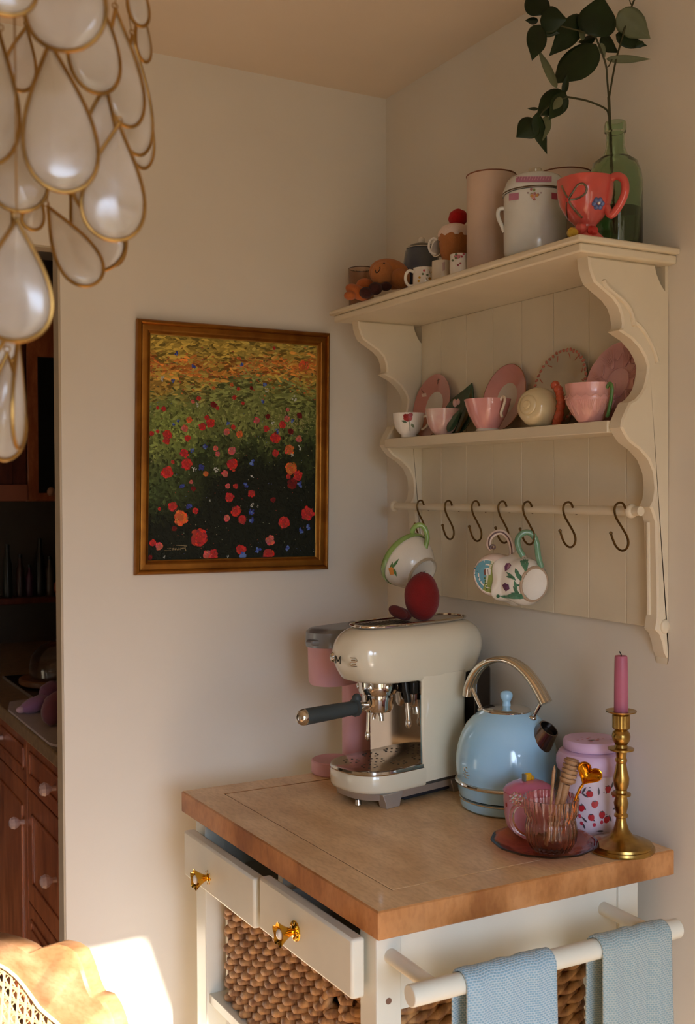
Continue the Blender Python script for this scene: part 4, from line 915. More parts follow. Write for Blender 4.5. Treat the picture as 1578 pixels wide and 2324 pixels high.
# ================================================================== MIDDLE SHELF: cups and saucers
MZ = 1.589
def onshelf(px, X, z=MZ): p = on_x(px, 960, X); return V((X, p.y, z))
def latcam(p): d = V(p)-CAM; d.z = 0; d.normalize(); return V((d.y, -d.x, 0)), -d   # right-hand lateral, towards camera
def stand_saucer(px, label, R, mat, X=1.283, lean=.20, turn=0, extra=None, cen=None, ruf=0):
    p = onshelf(px, X); a = lean
    nrm = V((-cos(a)*cos(turn), -cos(a)*sin(turn), sin(a)))
    c = p+V((0, 0, R*cos(a)+.001)); Mx = axis(c, nrm)
    t = thing('saucer', V((c.x, c.y, MZ)), label, 'saucer', 'saucers standing upright on the middle shelf')
    f = (lambda q, z: 1+ruf*cos(14*q)) if ruf else None
    body = MB(Mx).lathe([(0, -.004), (R*.5, -.0035), (R*.85, .001), (R, .0065), (R*1.002, .0078), (R*.97, .0075), (R*.80, .0030), (R*.48, -.0005), (R*.44, -.0015), (0, -.0015)], 52, f=f)
    obj('saucer_body', body, mat, t, smooth=60)
    if cen: obj('well', MB(Mx).lathe([(R*.47, -.0007), (R*.44, -.0012), (0, -.0011)], 40), cen, t, label='pale round centre of the saucer')
    return t, Mx, body, c
SAL = M('salmon_glaze', '#c98a80', .18, coat=.5); WH2 = M('off_white_glaze', '#d8cfc2', .2, coat=.4)
t, Mx, bd, c = stand_saucer(985, 'small salmon pink saucer with a white centre, leftmost on the middle shelf', .068, SAL, cen=WH2)
P = Print(bd); P.line([(957, 884), (963, 893), (968, 896)], 1.2, '#6b4a3a'); P.poly([(957, 894), (968, 892), (969, 900), (959, 901)], '#e6c9b8'); P.line([(996, 859), (994, 872)], 1.1, '#6b4a3a'); P.line([(992, 864), (1000, 861)], 1.1, '#6b4a3a'); P.done('twig_motif', t)
t, Mx, bd, c = stand_saucer(1150, 'glossy rose pink saucer with a small white centre behind the pink cup', .066, PINKG, X=1.284, cen=WH2, lean=.22)
obj('gold_edge', MB(Mx).lathe([(.0655, .0072), (.0665, .0080), (.0656, .0086)], 52), M('dull_gold_edge', '#8f6a35', .3, .8), t)
t, Mx, bd, c = stand_saucer(1275, 'cream saucer edged with coral branches, behind the snail-shaped cup', .0715, M('cream_grey_glaze', '#b9ab92', .2, coat=.5), X=1.2805, lean=.24, ruf=.006)
CORAL = M('coral_glaze', '#b96a54', .25, coat=.4, bump=(200, .4, .001))
rm = MB(Mx)
for k in range(46):
    a = 2*PI*k/46; r = .0700+random.uniform(-.0012, .001); rm.ell((r*cos(a), r*sin(a), .0075), (.0042, .0028, .002), 8, 6, rot=Matrix.Rotation(a+random.uniform(-.7, 2), 3, 'Z'))
for k in range(14):
    a = 2*PI*k/14+.1; r = .0645; rm.tube([((r-i*.0032)*cos(a+.03*i*(-1)**k), (r-i*.0032)*sin(a+.03*i*(-1)**k), .0052-i*.0008) for i in range(4)], [.0012, .001, .0009, .0005], 6)
obj('coral_edge', rm, CORAL, t, kind='stuff', smooth=60)
CAB = M('cabbage_pink_glaze', '#d9a09a', .2, coat=.5, bump=(70, .5, .002), var=(25, .1))
t, Mx, bd, c = stand_saucer(1400, 'large ribbed pink cabbage-leaf saucer, rightmost on the middle shelf', .069, CAB, X=1.277, lean=.26, ruf=.008)
vn = MB(Mx)
for k in range(7):
    a = 2*PI*k/7+.3; 
    for i in range(-3, 4): vn.tube([(.030*cos(a+.02*i), .030*sin(a+.02*i), .0005), (.048*cos(a+.06*i), .048*sin(a+.06*i), .0038), (.061*cos(a+.085*i), .061*sin(a+.085*i), .0080)], [.0008, .0009, .0004], 5)
    vn.tube(smoothpath([(.028*cos(a+.1), .028*sin(a+.1), 0.0004), (.050*cos(a+.3), .050*sin(a+.3), .0045), (.040*cos(a+.6), .040*sin(a+.6), .002), (.052*cos(a+.85), .052*sin(a+.85), .0050)], 4), .0010, 5)
vn.tube([(.027*cos(k*PI/16), .027*sin(k*PI/16), -.0005) for k in range(32)], .0008, 5, closed=True)
obj('leaf_veins', vn, CAB, t, kind='stuff', smooth=60)

def cup(px, X, prof, mat, label, name='teacup', grp='teacups on the middle shelf', f=None, n=44, z=MZ, cat='cup'):
    c = onshelf(px, X, z); t = thing(name, c, label, cat, grp); b_ = MB().lathe(prof, n, c, f=f); obj('cup_body', b_, mat, t, smooth=60); return t, c, b_
def ear(c, ang, pts, r, mat, t, name='handle', n=12, **k):
    d = V((cos(ang), sin(ang), 0)); return obj(name, MB().tube(smoothpath([c+d*a+UP*h for a, h in pts], 5), r, n, **k), mat, t, smooth=60)
# rose cup
c0_ = onshelf(928, 1.232); s_ = mpp(c0_)
pr1 = [(0, 0), (.0150, 0), (.0165, .002), (.0160, .006), (.022, .011), (.0290, .022), (.0325, .038), (.0335, .0515), (.0320, .0515), (.0305, .038), (.02, .013), (0, .010)]
t, c, b_ = cup(928, 1.226, pr1, WHITE, 'white teacup painted with one red rose, leftmost on the middle shelf')
va = cam_ang(c); ear(c, va+1.25, [(.031, .043), (.040, .044), (.044, .034), (.038, .022), (.028, .017)], .0026, WHITE, t)
P = Print(b_)
for k in range(14): a = k*.9; P.dot(927+9*cos(a)*(k/14), 947+8*sin(a)*(k/14), 5, random.choice(['#8e1f1d', '#a5302a', '#741512']))
P.line([(929, 952), (931, 978)], 1.3, '#5b6b52'); P.leaf(924, 959, -13, 6, .35, '#5b6b52'); P.leaf(933, 961, 12, 7, .9, '#7c8a6c'); P.done('painted_rose', t)
# pink white cup with leaf handle
pr2 = [(0, 0), (.0165, 0), (.0175, .003), (.024, .010), (.0310, .024), (.0335, .040), (.0350, .052), (.0335, .052), (.031, .038), (.02, .012), (0, .009)]
t, c, b_ = cup(1005, 1.228, pr2, M('blush_white_glaze', '#dcc3b8', .15, coat=.6, var=(30, .1, '#cf9f97')), 'blush white teacup with a dark leaf handle next to the rose cup', f=lambda a, z: 1+.02*cos(6*a)*z/.05)
LEAFG = M('dark_leaf_glaze', '#2c4a36', .15, coat=.7, var=(25, .35))
va = cam_ang(c)
def leafmesh(b0, tip, W, nrm, fold=.25, curl=0, nu=8, nv=14, point=1.6):
    b0 = V(b0); tip = V(tip); ax = tip-b0; L = ax.length; ax.normalize(); nrm = V(nrm); nrm = (nrm-ax*nrm.dot(ax)).normalized(); sd = ax.cross(nrm)
    def fn(u, v):
        w_ = min(1, 2.35*(v**.55)*(max(0, 1-v)**.95)*(1-.35*max(0, v-.6)/.4))
        x = (u-.5)*W*w_; return b0+ax*(L*v)+sd*x+nrm*(abs(x)*fold+curl*L*(v*v-v)*1.2)
    return MB().grid(fn, nu, nv)
obj('leaf_handle', leafmesh(at_d(1017, 980, depth(c)-.036), at_d(1048, 925, depth(c)-.030), .018, -fw, -.3, .2), LEAFG, t, solid=.002, label='dark green leaf handle')
obj('blossom', MB().ell(at_d(1033, 915, depth(c)-.02), (.005, .004, .008)).ell(at_d(1040, 912, depth(c)-.02), (.004, .004, .006)), M('blossom_pink', '#cfa79b', .3), t)
# dark green leaf saucer
pL = onshelf(1060, 1.285); t = obj('leaf_dish', leafmesh(V((1.262, pL.y+.012, MZ+.002)), V((1.2955, pL.y-.004, MZ+.107)), .085, (-1, -.25, 0), .35, .1), LEAFG, origin=V((1.27, pL.y, MZ)), solid=.003)
tag(t, 'glossy dark green leaf-shaped dish standing behind the blush cup', 'dish')
# pink cup, gold-white handle
pr3 = [(0, 0), (.0205, 0), (.0215, .002), (.0205, .005), (.0255, .013), (.0360, .032), (.0410, .048), (.0440, .060), (.0425, .060), (.0385, .046), (.0220, .012), (0, .010)]
t, c, b_ = cup(1107, 1.227, pr3, PINKG, 'glossy rose pink teacup with a white and gold handle', f=lambda a, z: 1+.012*cos(8*a)*z/.06)
va = cam_ang(c); ear(c, va+.62, [(.041, .056), (.050, .062), (.055, .055), (.049, .042), (.043, .032), (.046, .024)], .0028, M('white_gold_glaze', '#e2d6c2', .15, .1, coat=.7), t)
obj('foot', MB().lathe([(.0207, 0), (.0222, .001), (.0216, .004), (.0207, .005)], 40, c), WH2, t)
# snail cup
c = onshelf(1222, 1.226); t = thing('snail_cup', c, 'cream snail-shell cup with an orange coral handle on the middle shelf', 'cup')
lc, tw_ = latcam(c); CRM = M('snail_cream', '#d6c49a', .15, coat=.7, var=(15, .08))
cc3 = c+UP*.0345; A3 = (tw_*.75-lc*.55+UP*.10).normalized()
shl = MB(axis(cc3, A3)).lathe([(0, .036), (.006, .0365), (.0075, .034), (.009, .0345), (.016, .033), (.0175, .0305), (.019, .031), (.028, .024), (.0345, .010), (.036, -.004), (.034, -.020), (.028, -.032), (.015, -.038), (0, -.04)], 44, f=lambda a, z: 1)
shl.v = [V((p.x, p.y, max(p.z, MZ+.0005))) for p in shl.v]
obj('shell_body', shl, CRM, t, smooth=60)
ch = MB()
for i in range(26):
    a = -1.25+2.6*i/25; q = cc3+lc*(.026+.0120*cos(a))+UP*(.034*sin(a)+.004)+tw_*(.016*cos(a)+.006)
    ch.ell(q+V((random.uniform(-1, 1), random.uniform(-1, 1), random.uniform(-1, 1)))*.0012, random.uniform(.0055, .0085), 8, 6)
obj('coral_handle', ch, M('coral_orange', '#c95a3c', .2, coat=.5, bump=(180, .5, .001)), t, kind='stuff', smooth=60, label='orange coral branch handle')
c4 = cc3+lc*.030-tw_*.016; obj('cup_bowl', MB().lathe([(0, 0), (.017, 0), (.025, .01), (.032, .03), (.033, .055), (.031, .055), (.029, .03), (0, .008)], 36, V((c4.x, c4.y, MZ))), M('taupe_glaze', '#9c8a6d', .25, coat=.4), t, smooth=60)
# cabbage cup
pr5 = [(0, 0), (.0185, 0), (.0220, .004), (.0320, .020), (.0395, .036), (.0405, .042), (.0385, .047), (.0405, .058), (.0410, .064), (.0395, .064), (.037, .044), (.022, .010), (0, .008)]
t, c, b_ = cup(1340, 1.225, pr5, CAB, 'ribbed pink cabbage-leaf cup with a green handle beside the right bracket', f=lambda a, z: 1+.015*cos(10*a)*z/.06)
va = cam_ang(c); ear(c, va+.72, [(.040, .055), (.047, .061), (.052, .054), (.050, .036), (.046, .022), (.043, .012), (.040, .008)], .0030, M('handle_green', '#4c7a3c', .2, coat=.5), t)
vb = MB(); 
for k in range(9):
    a = va-1.5+k*.38
    for i in range(-2, 3): vb.tube([c+V((cos(a+.05*i*q), sin(a+.05*i*q), 0))*(rprof(pr5[:9], z)+.0003)+UP*z for q, z in ((0, .012), (1, .024), (1.6, .036))], .0007, 5)
    vb.tube([c+V((cos(a+.19*s), sin(a+.19*s), 0))*(rprof(pr5[:9], .042+.004*sin(PI*s*1.0))+.0006)+UP*(.040+.005*abs(s)) for s in (-1, -.5, 0, .5, 1)], .0009, 5)
obj('leaf_ribs', vb, CAB, t, kind='stuff', smooth=60)

# ================================================================== TOP SHELF
def ontop(px, X): p = on_x(px, 560, X); return V((X, p.y, SZ))
# green bottle with branch
BC = ontop(1397, 1.238); u_ = mpp(BC)
bt = thing('glass_bottle', BC, 'tall green glass bottle half filled with water at the right end of the top shelf', 'bottle')
R = .0435; zt = at_d(1397, 352, depth(BC)).z-SZ; zn = at_d(1397, 280, depth(BC)).z-SZ
bp_ = [(0, .004), (.030, .001), (R-.003, .001), (R, .006), (R, zt-.050), (R-.002, zt-.032), (R*.82, zt-.014), (R*.50, zt-.004), (.0175, zt+.004), (.0150, zt+.012), (.0145, zn-.018), (.0172, zn-.016), (.0178, zn-.006), (.0165, zn), (.0135, zn), (.0125, zn-.01), (.0125, zt+.010), (.0150, zt), (R*.48, zt-.008), (R*.80, zt-.017), (R-.0045, zt-.034), (R-.003, zt-.05), (R-.003, .010), (.028, .006), (0, .008)]
obj('bottle_body', MB().lathe(bp_, 56, BC), glass('green_bottle_glass', '#cbe2c8', .02), bt, smooth=50)
wz = at_d(1397, 478, depth(BC)).z-SZ
obj('water', MB().lathe([(0, .0085), (R-.0034, .0105), (R-.0034, wz), (0, wz)], 48, BC), glass('green_water', '#86aa88', .02, 1.33), bt, smooth=50)
DBo = depth(BC)
br_ = thing('leafy_branch', BC+UP*zn, 'dark green leafy branch standing in the green bottle', 'branch')
STM = M('stem_green', '#3a3a1e', .6)
def stem(pts, dd, r): return obj('stem', pxtube(pts, DBo, r, 7, dd=dd), STM, br_)
stem([(1398, 530), (1392, 440), (1388, 360), (1385, 290), (1383, 240), (1382, 220)], [0, 0, 0, 0, 0, 0], .0024)
stem([(1382, 222), (1379, 185), (1376, 150), (1366, 118), (1352, 84)], [0, 0, -.01, -.02, -.02], .0016)
stem([(1383, 222), (1391, 175), (1399, 135), (1411, 92), (1422, 52), (1436, 10), (1446, -14)], [0, 0, 0, .01, .01, .02, .02], .0016)
stem([(1382, 262), (1378, 250), (1362, 240), (1330, 228), (1288, 220)], [0, -.005, -.02, -.03, -.05], .0016)
stem([(1376, 152), (1382, 150), (1390, 135), (1398, 128)], [-.01, 0, 0, 0], .0010); stem([(1352, 84), (1322, 72), (1284, 62), (1240, 50)], [-.02, -.03, -.04, -.05], .0013)
stem([(1288, 220), (1262, 232), (1235, 252), (1218, 276)], [-.05, -.05, -.05, -.05], .0012); stem([(1434, 12), (1430, 2), (1429, -12)], [.02, .02, .02], .0009)
LFM = M('dark_leaf', '#1f2d16', .38, var=(18, .35), bump=(60, .2, .001), spec=.25); LFU = M('leaf_underside', '#5f6648', .55, var=(18, .2))
LV = [(1228, 35, 1206, -28, 54, -.05, .0, 0), (1226, 46, 1288, 44, 56, -.05, .25, 0), (1226, 56, 1208, 138, 46, -.06, -.2, 0), (1232, 58, 1272, 76, 34, -.045, .3, 0), (1222, 46, 1192, 46, 16, -.04, 0, 0), (1352, 84, 1366, -12, 86, -.03, .1, 0), (1404, 26, 1477, 88, 60, .0, .35, 1), (1398, 78, 1470, 104, 36, .01, -.2, 0), (1376, 134, 1479, 134, 17, .0, .5, 1), (1354, 100, 1255, 190, 74, -.03, .2, 0), (1326, 36, 1246, 128, 52, -.02, -.35, 0), (1322, 92, 1322, 30, 20, -.02, .6, 1), (1264, 200, 1219, 108, 24, -.055, .5, 1), (1284, 208, 1218, 262, 62, -.045, .2, 0), (1283, 214, 1246, 272, 40, -.04, -.4, 0), (1281, 212, 1288, 168, 17, -.04, .4, 0), (1219, 274, 1172, 312, 52, -.05, .15, 0), (1218, 256, 1242, 350, 34, -.055, -.35, 0), (1240, 262, 1232, 320, 26, -.04, .5, 1), (1222, 247, 1197, 246, 7, -.05, 0, 0), (1362, 98, 1374, 130, 16, -.01, .3, 1), (1366, 78, 1404, 120, 42, -.005, -.3, 0), (1352, 86, 1312, 96, 26, -.01, .3, 0), (1276, 222, 1252, 250, 22, -.065, .4, 1), (1462, 96, 1440, 108, 14, -.01, 0, 0)]
for x0, y0, x1, y1, w_, dd, tl, und in LV:
    B0_ = at_d(x0, y0, DBo+dd); T0_ = at_d(x1, y1, DBo+dd+random.uniform(-.025, .02)); ax = (T0_-B0_).normalized(); sd = ax.cross(-fw).normalized(); nr_ = (-fw+sd*tl).normalized()
    lo = obj('leaf', leafmesh(B0_, T0_, w_*DBo/F_PX*1.18, nr_, -.22, .12*random.choice([-1, 1])), LFU if und else LFM, br_, solid=.0006, smooth=70)
# red cup with bow
RC = ontop(1330, 1.150); RGL = M('coral_red_glaze', '#c9534a', .18, coat=.7, var=(20, .15), bump=(40, .4, .002))
rc = thing('footed_cup', RC, 'coral red footed cup with a silver bow and a blue flower on the top shelf', 'cup')
h_ = at_d(1330, 410, depth(RC)).z-SZ
rp = [(0, 0), (.0260, 0), (.0275, .006), (.0200, .014), (.0150, .020), (.0165, .026), (.0270, .036), (.0390, .056), (.0425, .070), (.0440, h_-.003), (.0435, h_), (.0420, h_-.002), (.040, .068), (.028, .042), (0, .034)]
rb_ = MB().lathe(rp, 52, RC, f=lambda a, z: 1+.02*cos(5*a)*min(1, z/.05)); obj('cup_body', rb_, RGL, rc, smooth=60)
va = cam_ang(RC); ear(RC, va+1.15, [(.038, h_-.006), (.050, h_-.002), (.062, h_-.010), (.064, h_-.028), (.056, h_-.046), (.042, h_-.060), (.034, .050)], .0062, RGL, rc)
DR = depth(RC)-.040; SIL = M('silver_lustre', '#8c8577', .18, 1)
def onb(P_, x, y): h = P_.t.ray_cast(CAM, ray(x, y).normalized()); return (h[0] if h[0] is not None else at_d(x, y, DR))
Pq = Print(rb_)
def relief(pts, r, mat, par, name): return obj(name, MB().tube(smoothpath([onb(Pq, x, y)-ray(x, y).normalized()*r*.4 for x, y in pts], 5), r, 8), mat, par)
relief([(1291, 452), (1302, 434), (1312, 420), (1324, 417), (1332, 426), (1328, 440), (1312, 450), (1294, 454)], .0017, SIL, rc, 'bow_loop')
relief([(1290, 450), (1284, 440), (1279, 430), (1276, 422)], .0015, SIL, rc, 'bow_loop'); relief([(1292, 456), (1300, 470), (1310, 482), (1322, 494)], .0020, SIL, rc, 'ribbon_tail'); relief([(1287, 458), (1286, 475), (1289, 495)], .0013, SIL, rc, 'ribbon_tail')
obj('bow_knot', MB().ell(onb(Pq, 1289, 453), .0038, 12, 8), M('ruby_glaze', '#b0201c', .15, coat=.7), rc)
BLU = M('blue_flower_glaze', '#5c70a8', .25, coat=.5); 
for k in range(6): a = k*PI/3; q = onb(Pq, 1358+9*cos(a), 462+9*sin(a)); obj('petal', MB().ell(q, .0042, 10, 8), BLU, rc)
obj('flower_centre', MB().ell(onb(Pq, 1359, 462)-fw*.003, .0024, 10, 8), WHITE, rc)
for k, (x, y) in enumerate(((1300, 528), (1318, 518), (1345, 524))): obj('foot_flower', MB().ell(at_d(x, y, depth(RC)-.024), (.0085, .0085, .0075), 14, 10, f=lambda d: 1+.1*cos(6*math.atan2(d.y, d.x))), [M('foot_yellow', '#c9a53a', .3), RGL, M('foot_red', '#b3201f', .2, coat=.5)][k], rc)
# porcelain jar
JP = ontop(1215, 1.164); pj = thing('porcelain_jar', JP, 'white porcelain jar with a pink banded lid and small flowers on the top shelf', 'jar')
zl = at_d(1215, 428, depth(JP)-.046).z-SZ; ztp = zl+.0445
jpp = [(0, 0), (.044, 0), (.0490, .004), (.0520, .012), (.0525, .03), (.0525, zl-.004), (.0515, zl)]
BWH = M('blue_white_porcelain', '#d3d6d3', .15, coat=.6); jb = MB().lathe(jpp, 52, JP); obj('jar_body', jb, BWH, pj, smooth=50)
lpr = [(.0520, zl+.001), (.0545, zl+.0015), (.0545, zl+.004), (.0515, zl+.012), (.0480, zl+.022), (.0430, zl+.028), (.036, zl+.031), (.020, zl+.033), (0, zl+.0335)]
lb = MB().lathe(lpr, 52, JP); lo = obj('jar_lid', lb, BWH, pj, smooth=50); obj('lid_knob', MB().lathe([(.0095, zl+.032), (.0088, zl+.036), (.0110, ztp-.003), (.0108, ztp), (.008, ztp+.001), (0, ztp+.001)], 28, JP), M('knob_gilt', '#c9bfa9', .2, .3, coat=.5), lo)
obj('gilt_line', MB().lathe([(.0546, zl+.0008), (.0551, zl+.002), (.0546, zl+.0032)], 52, JP), M('dark_gilt', '#5a4a36', .3, .5), lo)
P = Print(jb, .0004)
P.poly([(1156, 440), (1178, 437), (1178, 453), (1156, 456)], '#b27590'); P.poly([(1252, 437), (1270, 440), (1270, 454), (1252, 452)], '#a0405c')
for k in range(14): P.dot(1213+random.gauss(0, 8), 443+random.gauss(0, 5), 3.2, random.choice(['#b98a4a', '#c48f8f', '#7b8a5a', '#9a6a6a']))
for x in (1199, 1228): P.dot(x, 438, 2, '#9a8a90')
P.done('painted_motif', pj)
P = Print(lb, .0004); [P.poly([(1172+k*8, 414-abs(k-5)*.0), (1180+k*8, 414), (1180+k*8, 401), (1172+k*8, 401)], '#b27590') for k in range(10)]; 
for k in range(12): P.line([(1178+k*6, 410), (1181+k*6, 401)], 1.2, '#d4a7b8')
P.done('pink_band', lo)
va = cam_ang(JP); ear(JP, va-1.45, [(.051, zl-.02), (.060, zl-.022), (.0615, zl-.034), (.054, zl-.052), (.051, zl-.060)], .0036, BWH, pj)
# cream canisters with brown rim
EN = M('blush_enamel', '#cdb4a0', .35, coat=.2); RUST = M('rust_rim', '#7c4a30', .5)
for px, X, lab, rr_, ytop in ((1116, 1.185, 'tall blush enamel canister with a brown rim, left of the porcelain jar', .0445, 402), (1283, 1.263, 'blush enamel canister with a brown rim, behind the porcelain jar and the red cup', .046, 398)):
    Q_ = ontop(px, X); hh = at_d(px, ytop, depth(Q_)).z-SZ; t = thing('canister', Q_, lab, 'canister', 'blush enamel canisters on the top shelf')
    obj('canister_body', MB().lathe([(0, 0), (rr_-.002, 0), (rr_, .003), (rr_, hh), (rr_-.0012, hh), (rr_-.0012, .01), (0, .006)], 52, Q_), EN, t, smooth=50)
    obj('rim', MB().tube([Q_+V((rr_*cos(a), rr_*sin(a), hh)) for a in [2*PI*k/52 for k in range(52)]], .0013, 8, closed=True), RUST, t)
# cups near the plush
def shelfcup(px, X, prof, label, cat='cup', name='small_cup', mat=None, grp='small printed cups on the top shelf'):
    Q_ = ontop(px, X); t = thing(name, Q_, label, cat, grp); b_ = MB().lathe(prof, 36, Q_); obj('cup_body', b_, mat or WHITE, t, smooth=60); return t, Q_, b_
cpf = [(0, 0), (.0155, 0), (.0175, .003), (.0178, .02), (.0172, .046), (.0160, .046), (.016, .005), (0, .004)]
t, Q_, b_ = shelfcup(1043, 1.150, cpf, 'small straight cup with red flowers, standing left of the tall canister')
P = Print(b_)
for k in range(16): P.dot(1040+random.gauss(0, 6), 583+random.gauss(0, 7), 2.6, random.choice(['#b54a56', '#8f2f3c', '#6f7a5a', '#c77f86']))
for x, y in ((1055, 571), (1040, 602), (1045, 598), (1052, 577)): P.dot(x, y, 2.4, '#a5525c')
P.done('flower_print', t)
t, Q_, b_ = shelfcup(1003, 1.152, [(a*1.08, z*.98) for a, z in cpf], 'small plain cream cup between the dotted mug and the red-flowered cup', mat=M('warm_white', '#d8ccb8', .25, coat=.4)); P = Print(b_); P.poly([(1004, 596), (1010, 594), (1010, 612), (1005, 616)], '#b59a90'); P.done('smudge_print', t)
# mug lying on top: tilted white cup with handle
Q_ = ontop(990, 1.19); tcup = thing('tilted_cup', Q_+UP*.047, 'white cup lying on its side behind the small cream cup', 'cup')
A_ = at_d(992, 563, depth(Q_)-.03); dA = (rt*.8+fw*.6)
obj('cup_body', MB(axis(A_, dA)).lathe([(0, .036), (.012, .036), (.0150, .03), (.0160, 0), (.0172, -.001), (.0150, 0), (.014, .028), (0, .033)], 32), WHITE, tcup, smooth=60)
obj('handle', pxtube([(992, 545), (984, 541), (976, 548), (974, 562), (980, 574), (990, 577)], depth(Q_)-.035, .0026), WHITE, tcup, smooth=60)
# dotted mug with ring handle to the left
Q_ = ontop(963, 1.150); dm_ = thing('dotted_mug', Q_, 'white mug with red and yellow flowers, ring handle against the brown plush', 'mug')
b_ = MB().lathe([(0, 0), (.0205, 0), (.0225, .003), (.0220, .02), (.0215, .042), (.0200, .042), (.02, .005), (0, .004)], 36, Q_); obj('mug_body', b_, WHITE, dm_, smooth=60)
P = Print(b_)
for x, y, c_ in ((951, 606, '#c0392b'), (963, 614, '#c9605a'), (953, 630, '#c99a2e'), (951, 638, '#c99a2e'), (978, 606, '#c99a2e'), (973, 600, '#6f8a50'), (981, 618, '#b59a3a'), (970, 624, '#6f7a5a'), (960, 622, '#7a8a6a'), (975, 632, '#b9852e')): P.dot(x, y, 2.8, c_)
for x, y in ((967, 630), (973, 612), (980, 628)): P.line([(x, y), (x+3, y+9)], 1, '#6f7a5a')
P.done('flower_print', dm_)
va = cam_ang(Q_); ear(Q_, va-1.25, [(.020, .034), (.030, .037), (.037, .029), (.037, .016), (.030, .008), (.020, .009)], .0030, WHITE, dm_)
# blue teapot
Q_ = ontop(957, 1.238); tp = thing('teapot', Q_, 'dark blue round teapot with a white knob behind the brown plush toy', 'teapot')
zt_ = at_d(960, 566, depth(Q_)).z-SZ; NAVY = M('navy_glaze', '#26365a', .25, coat=.5, var=(12, .2, '#4a5664'))
b_ = MB().lathe([(0, 0), (.026, 0), (.038, .012), (.0445, .034), (.043, .055), (.034, zt_-.004), (.030, zt_)], 44, Q_); obj('teapot_body', b_, NAVY, tp, smooth=60)
lo = obj('teapot_lid', MB().lathe([(.031, zt_), (.031, zt_+.002), (.024, zt_+.008), (.010, zt_+.012), (0, zt_+.0125)], 36, Q_), M('slate_glaze', '#5f5f56', .3, coat=.4), tp, smooth=60)
obj('lid_line', MB().tube([Q_+V((.0312*cos(a), .0312*sin(a), zt_+.001)) for a in [2*PI*k/40 for k in range(40)]], .0009, 6, closed=True), WH2, lo)
kz = at_d(962, 547, depth(Q_)).z-SZ; obj('lid_knob', MB().ell(Q_+UP*kz, (.0075, .0075, .0080)).tube([Q_+UP*(zt_+.010), Q_+UP*kz], .004, 10), WHITE, lo, smooth=60)
P = Print(b_); P.poly([(916, 587), (924, 581), (936, 583), (938, 592), (924, 594)], '#cfc6b0'); P.done('white_patch', tp)
# amber glass
Q_ = ontop(820, 1.215); h_ = at_d(820, 611, depth(Q_)).z-SZ; ag = thing('amber_tumbler', Q_, 'brown tinted glass tumbler at the far left end of the top shelf', 'glass')
obj('glass_body', MB().lathe([(0, .001), (.020, .001), (.024, .006), (.028, .03), (.0290, h_), (.0275, h_), (.0262, .03), (.022, .009), (0, .007)], 40, Q_), glass('smoke_brown_glass', '#dcc0ac', .04), ag, smooth=60)
obj('dark_rim', MB().tube([Q_+V((.0283*cos(a), .0283*sin(a), h_)) for a in [2*PI*k/40 for k in range(40)]], .0010, 6, closed=True), M('rim_brown', '#35180f', .2), ag)
# brown plush, lying
BRP = M('caramel_plush', '#b5733f', .95, sheen=.12, bump=(420, .7, .002), var=(25, .15)); DBP = M('chocolate_plush', '#3a1510', .95, sheen=.1, bump=(420, .7, .002)); ORP = M('orange_plush', '#b0602c', .95, sheen=.12, bump=(420, .7, .002))
Q_ = ontop(880, 1.155); Dq = depth(Q_); bp2 = thing('brown_plush', Q_, 'caramel brown plush toy with a stitched smile and dark feet lying on the top shelf', 'soft toy')
um = Dq/F_PX
def pe(x, y, D, rx, ry, rz, rot=0, name='plush_part', mat=BRP, f=None, tilt=0):
    c_ = at_d(x, y, D); Rm = Matrix.Rotation(-YAW-.05, 3, 'Z') @ Matrix.Rotation(rot, 3, 'Y') @ Matrix.Rotation(tilt, 3, 'Z'); r_ = (rx*um, ry*um, rz*um)
    ext = math.sqrt((r_[0]*sin(rot))**2+(r_[2]*cos(rot))**2); c_.z = max(c_.z, SZ+ext*.96)
    return obj(name, MB().ell(c_, r_, 28, 18, f=f, rot=Rm), mat, bp2, smooth=80)
bb = pe(885, 622, Dq+.01, 48, 34, 34, .25, 'plush_body')
pe(868, 622, Dq-.012, 26, 22, 28, 0, 'plush_face'); pe(908, 632, Dq-.010, 24, 24, 22, .5, 'plush_fold')
pe(812, 668, Dq-.02, 30, 18, 15, .5, 'plush_arm', ORP); pe(795, 676, Dq-.03, 14, 14, 10, 0, 'plush_paw', ORP); pe(830, 650, Dq+.01, 22, 16, 18, .3, 'plush_arm', ORP)
pe(831, 668, Dq-.045, 15, 14, 13, 0, 'foot', DBP); pe(852, 655, Dq-.045, 16, 14, 14, 0, 'foot', DBP); pe(876, 650, Dq-.03, 13, 12, 10, 0, 'foot', DBP)
ft = MB(); fD = Dq-.0335
ft.tube(smoothpath([at_d(x, y, fD-.0015) for x, y in ((852, 612), (854, 619), (859, 617), (863, 610), (862, 606))], 4), .0009, 6); ft.tube([at_d(870, 597, fD+.006), at_d(874, 597, fD+.008)], .0011, 6)
obj('stitched_smile', ft, BLACK, bp2)
# cupcake plush
Q_ = ontop(1033, 1.205); cpk = thing('cupcake_plush', Q_+UP*.02, 'cupcake plush toy with pink icing and a red cherry on top, behind the small cups', 'soft toy'); Dk = depth(Q_)-.01; uk = Dk/F_PX
cz = lambda x, y: at_d(x, y, Dk)
obj('cake_base', MB().lathe([(0, -.075*0), (.021, .0), (.026, .02), (.030, .046), (.0305, .054), (.022, .062), (0, .064)], 40, V((cz(1032, 530).x, cz(1032, 530).y, cz(1033, 540).z-.050)), f=lambda a, z: 1+.05*abs(cos(7*a))), BRP, cpk, smooth=70)
ic = V((cz(1033, 530).x, cz(1033, 530).y, cz(1033, 538).z))
obj('icing', MB().lathe([(.0300, -.002), (.0325, .002), (.0315, .010), (.025, .019), (.014, .024), (0, .025)], 48, ic, f=lambda a, z: 1+.06*cos(9*a)*max(0, 1-z/.015)), M('pink_felt', '#efd8ca', .95, sheen=.1, bump=(300, .5, .002)), cpk, smooth=70)
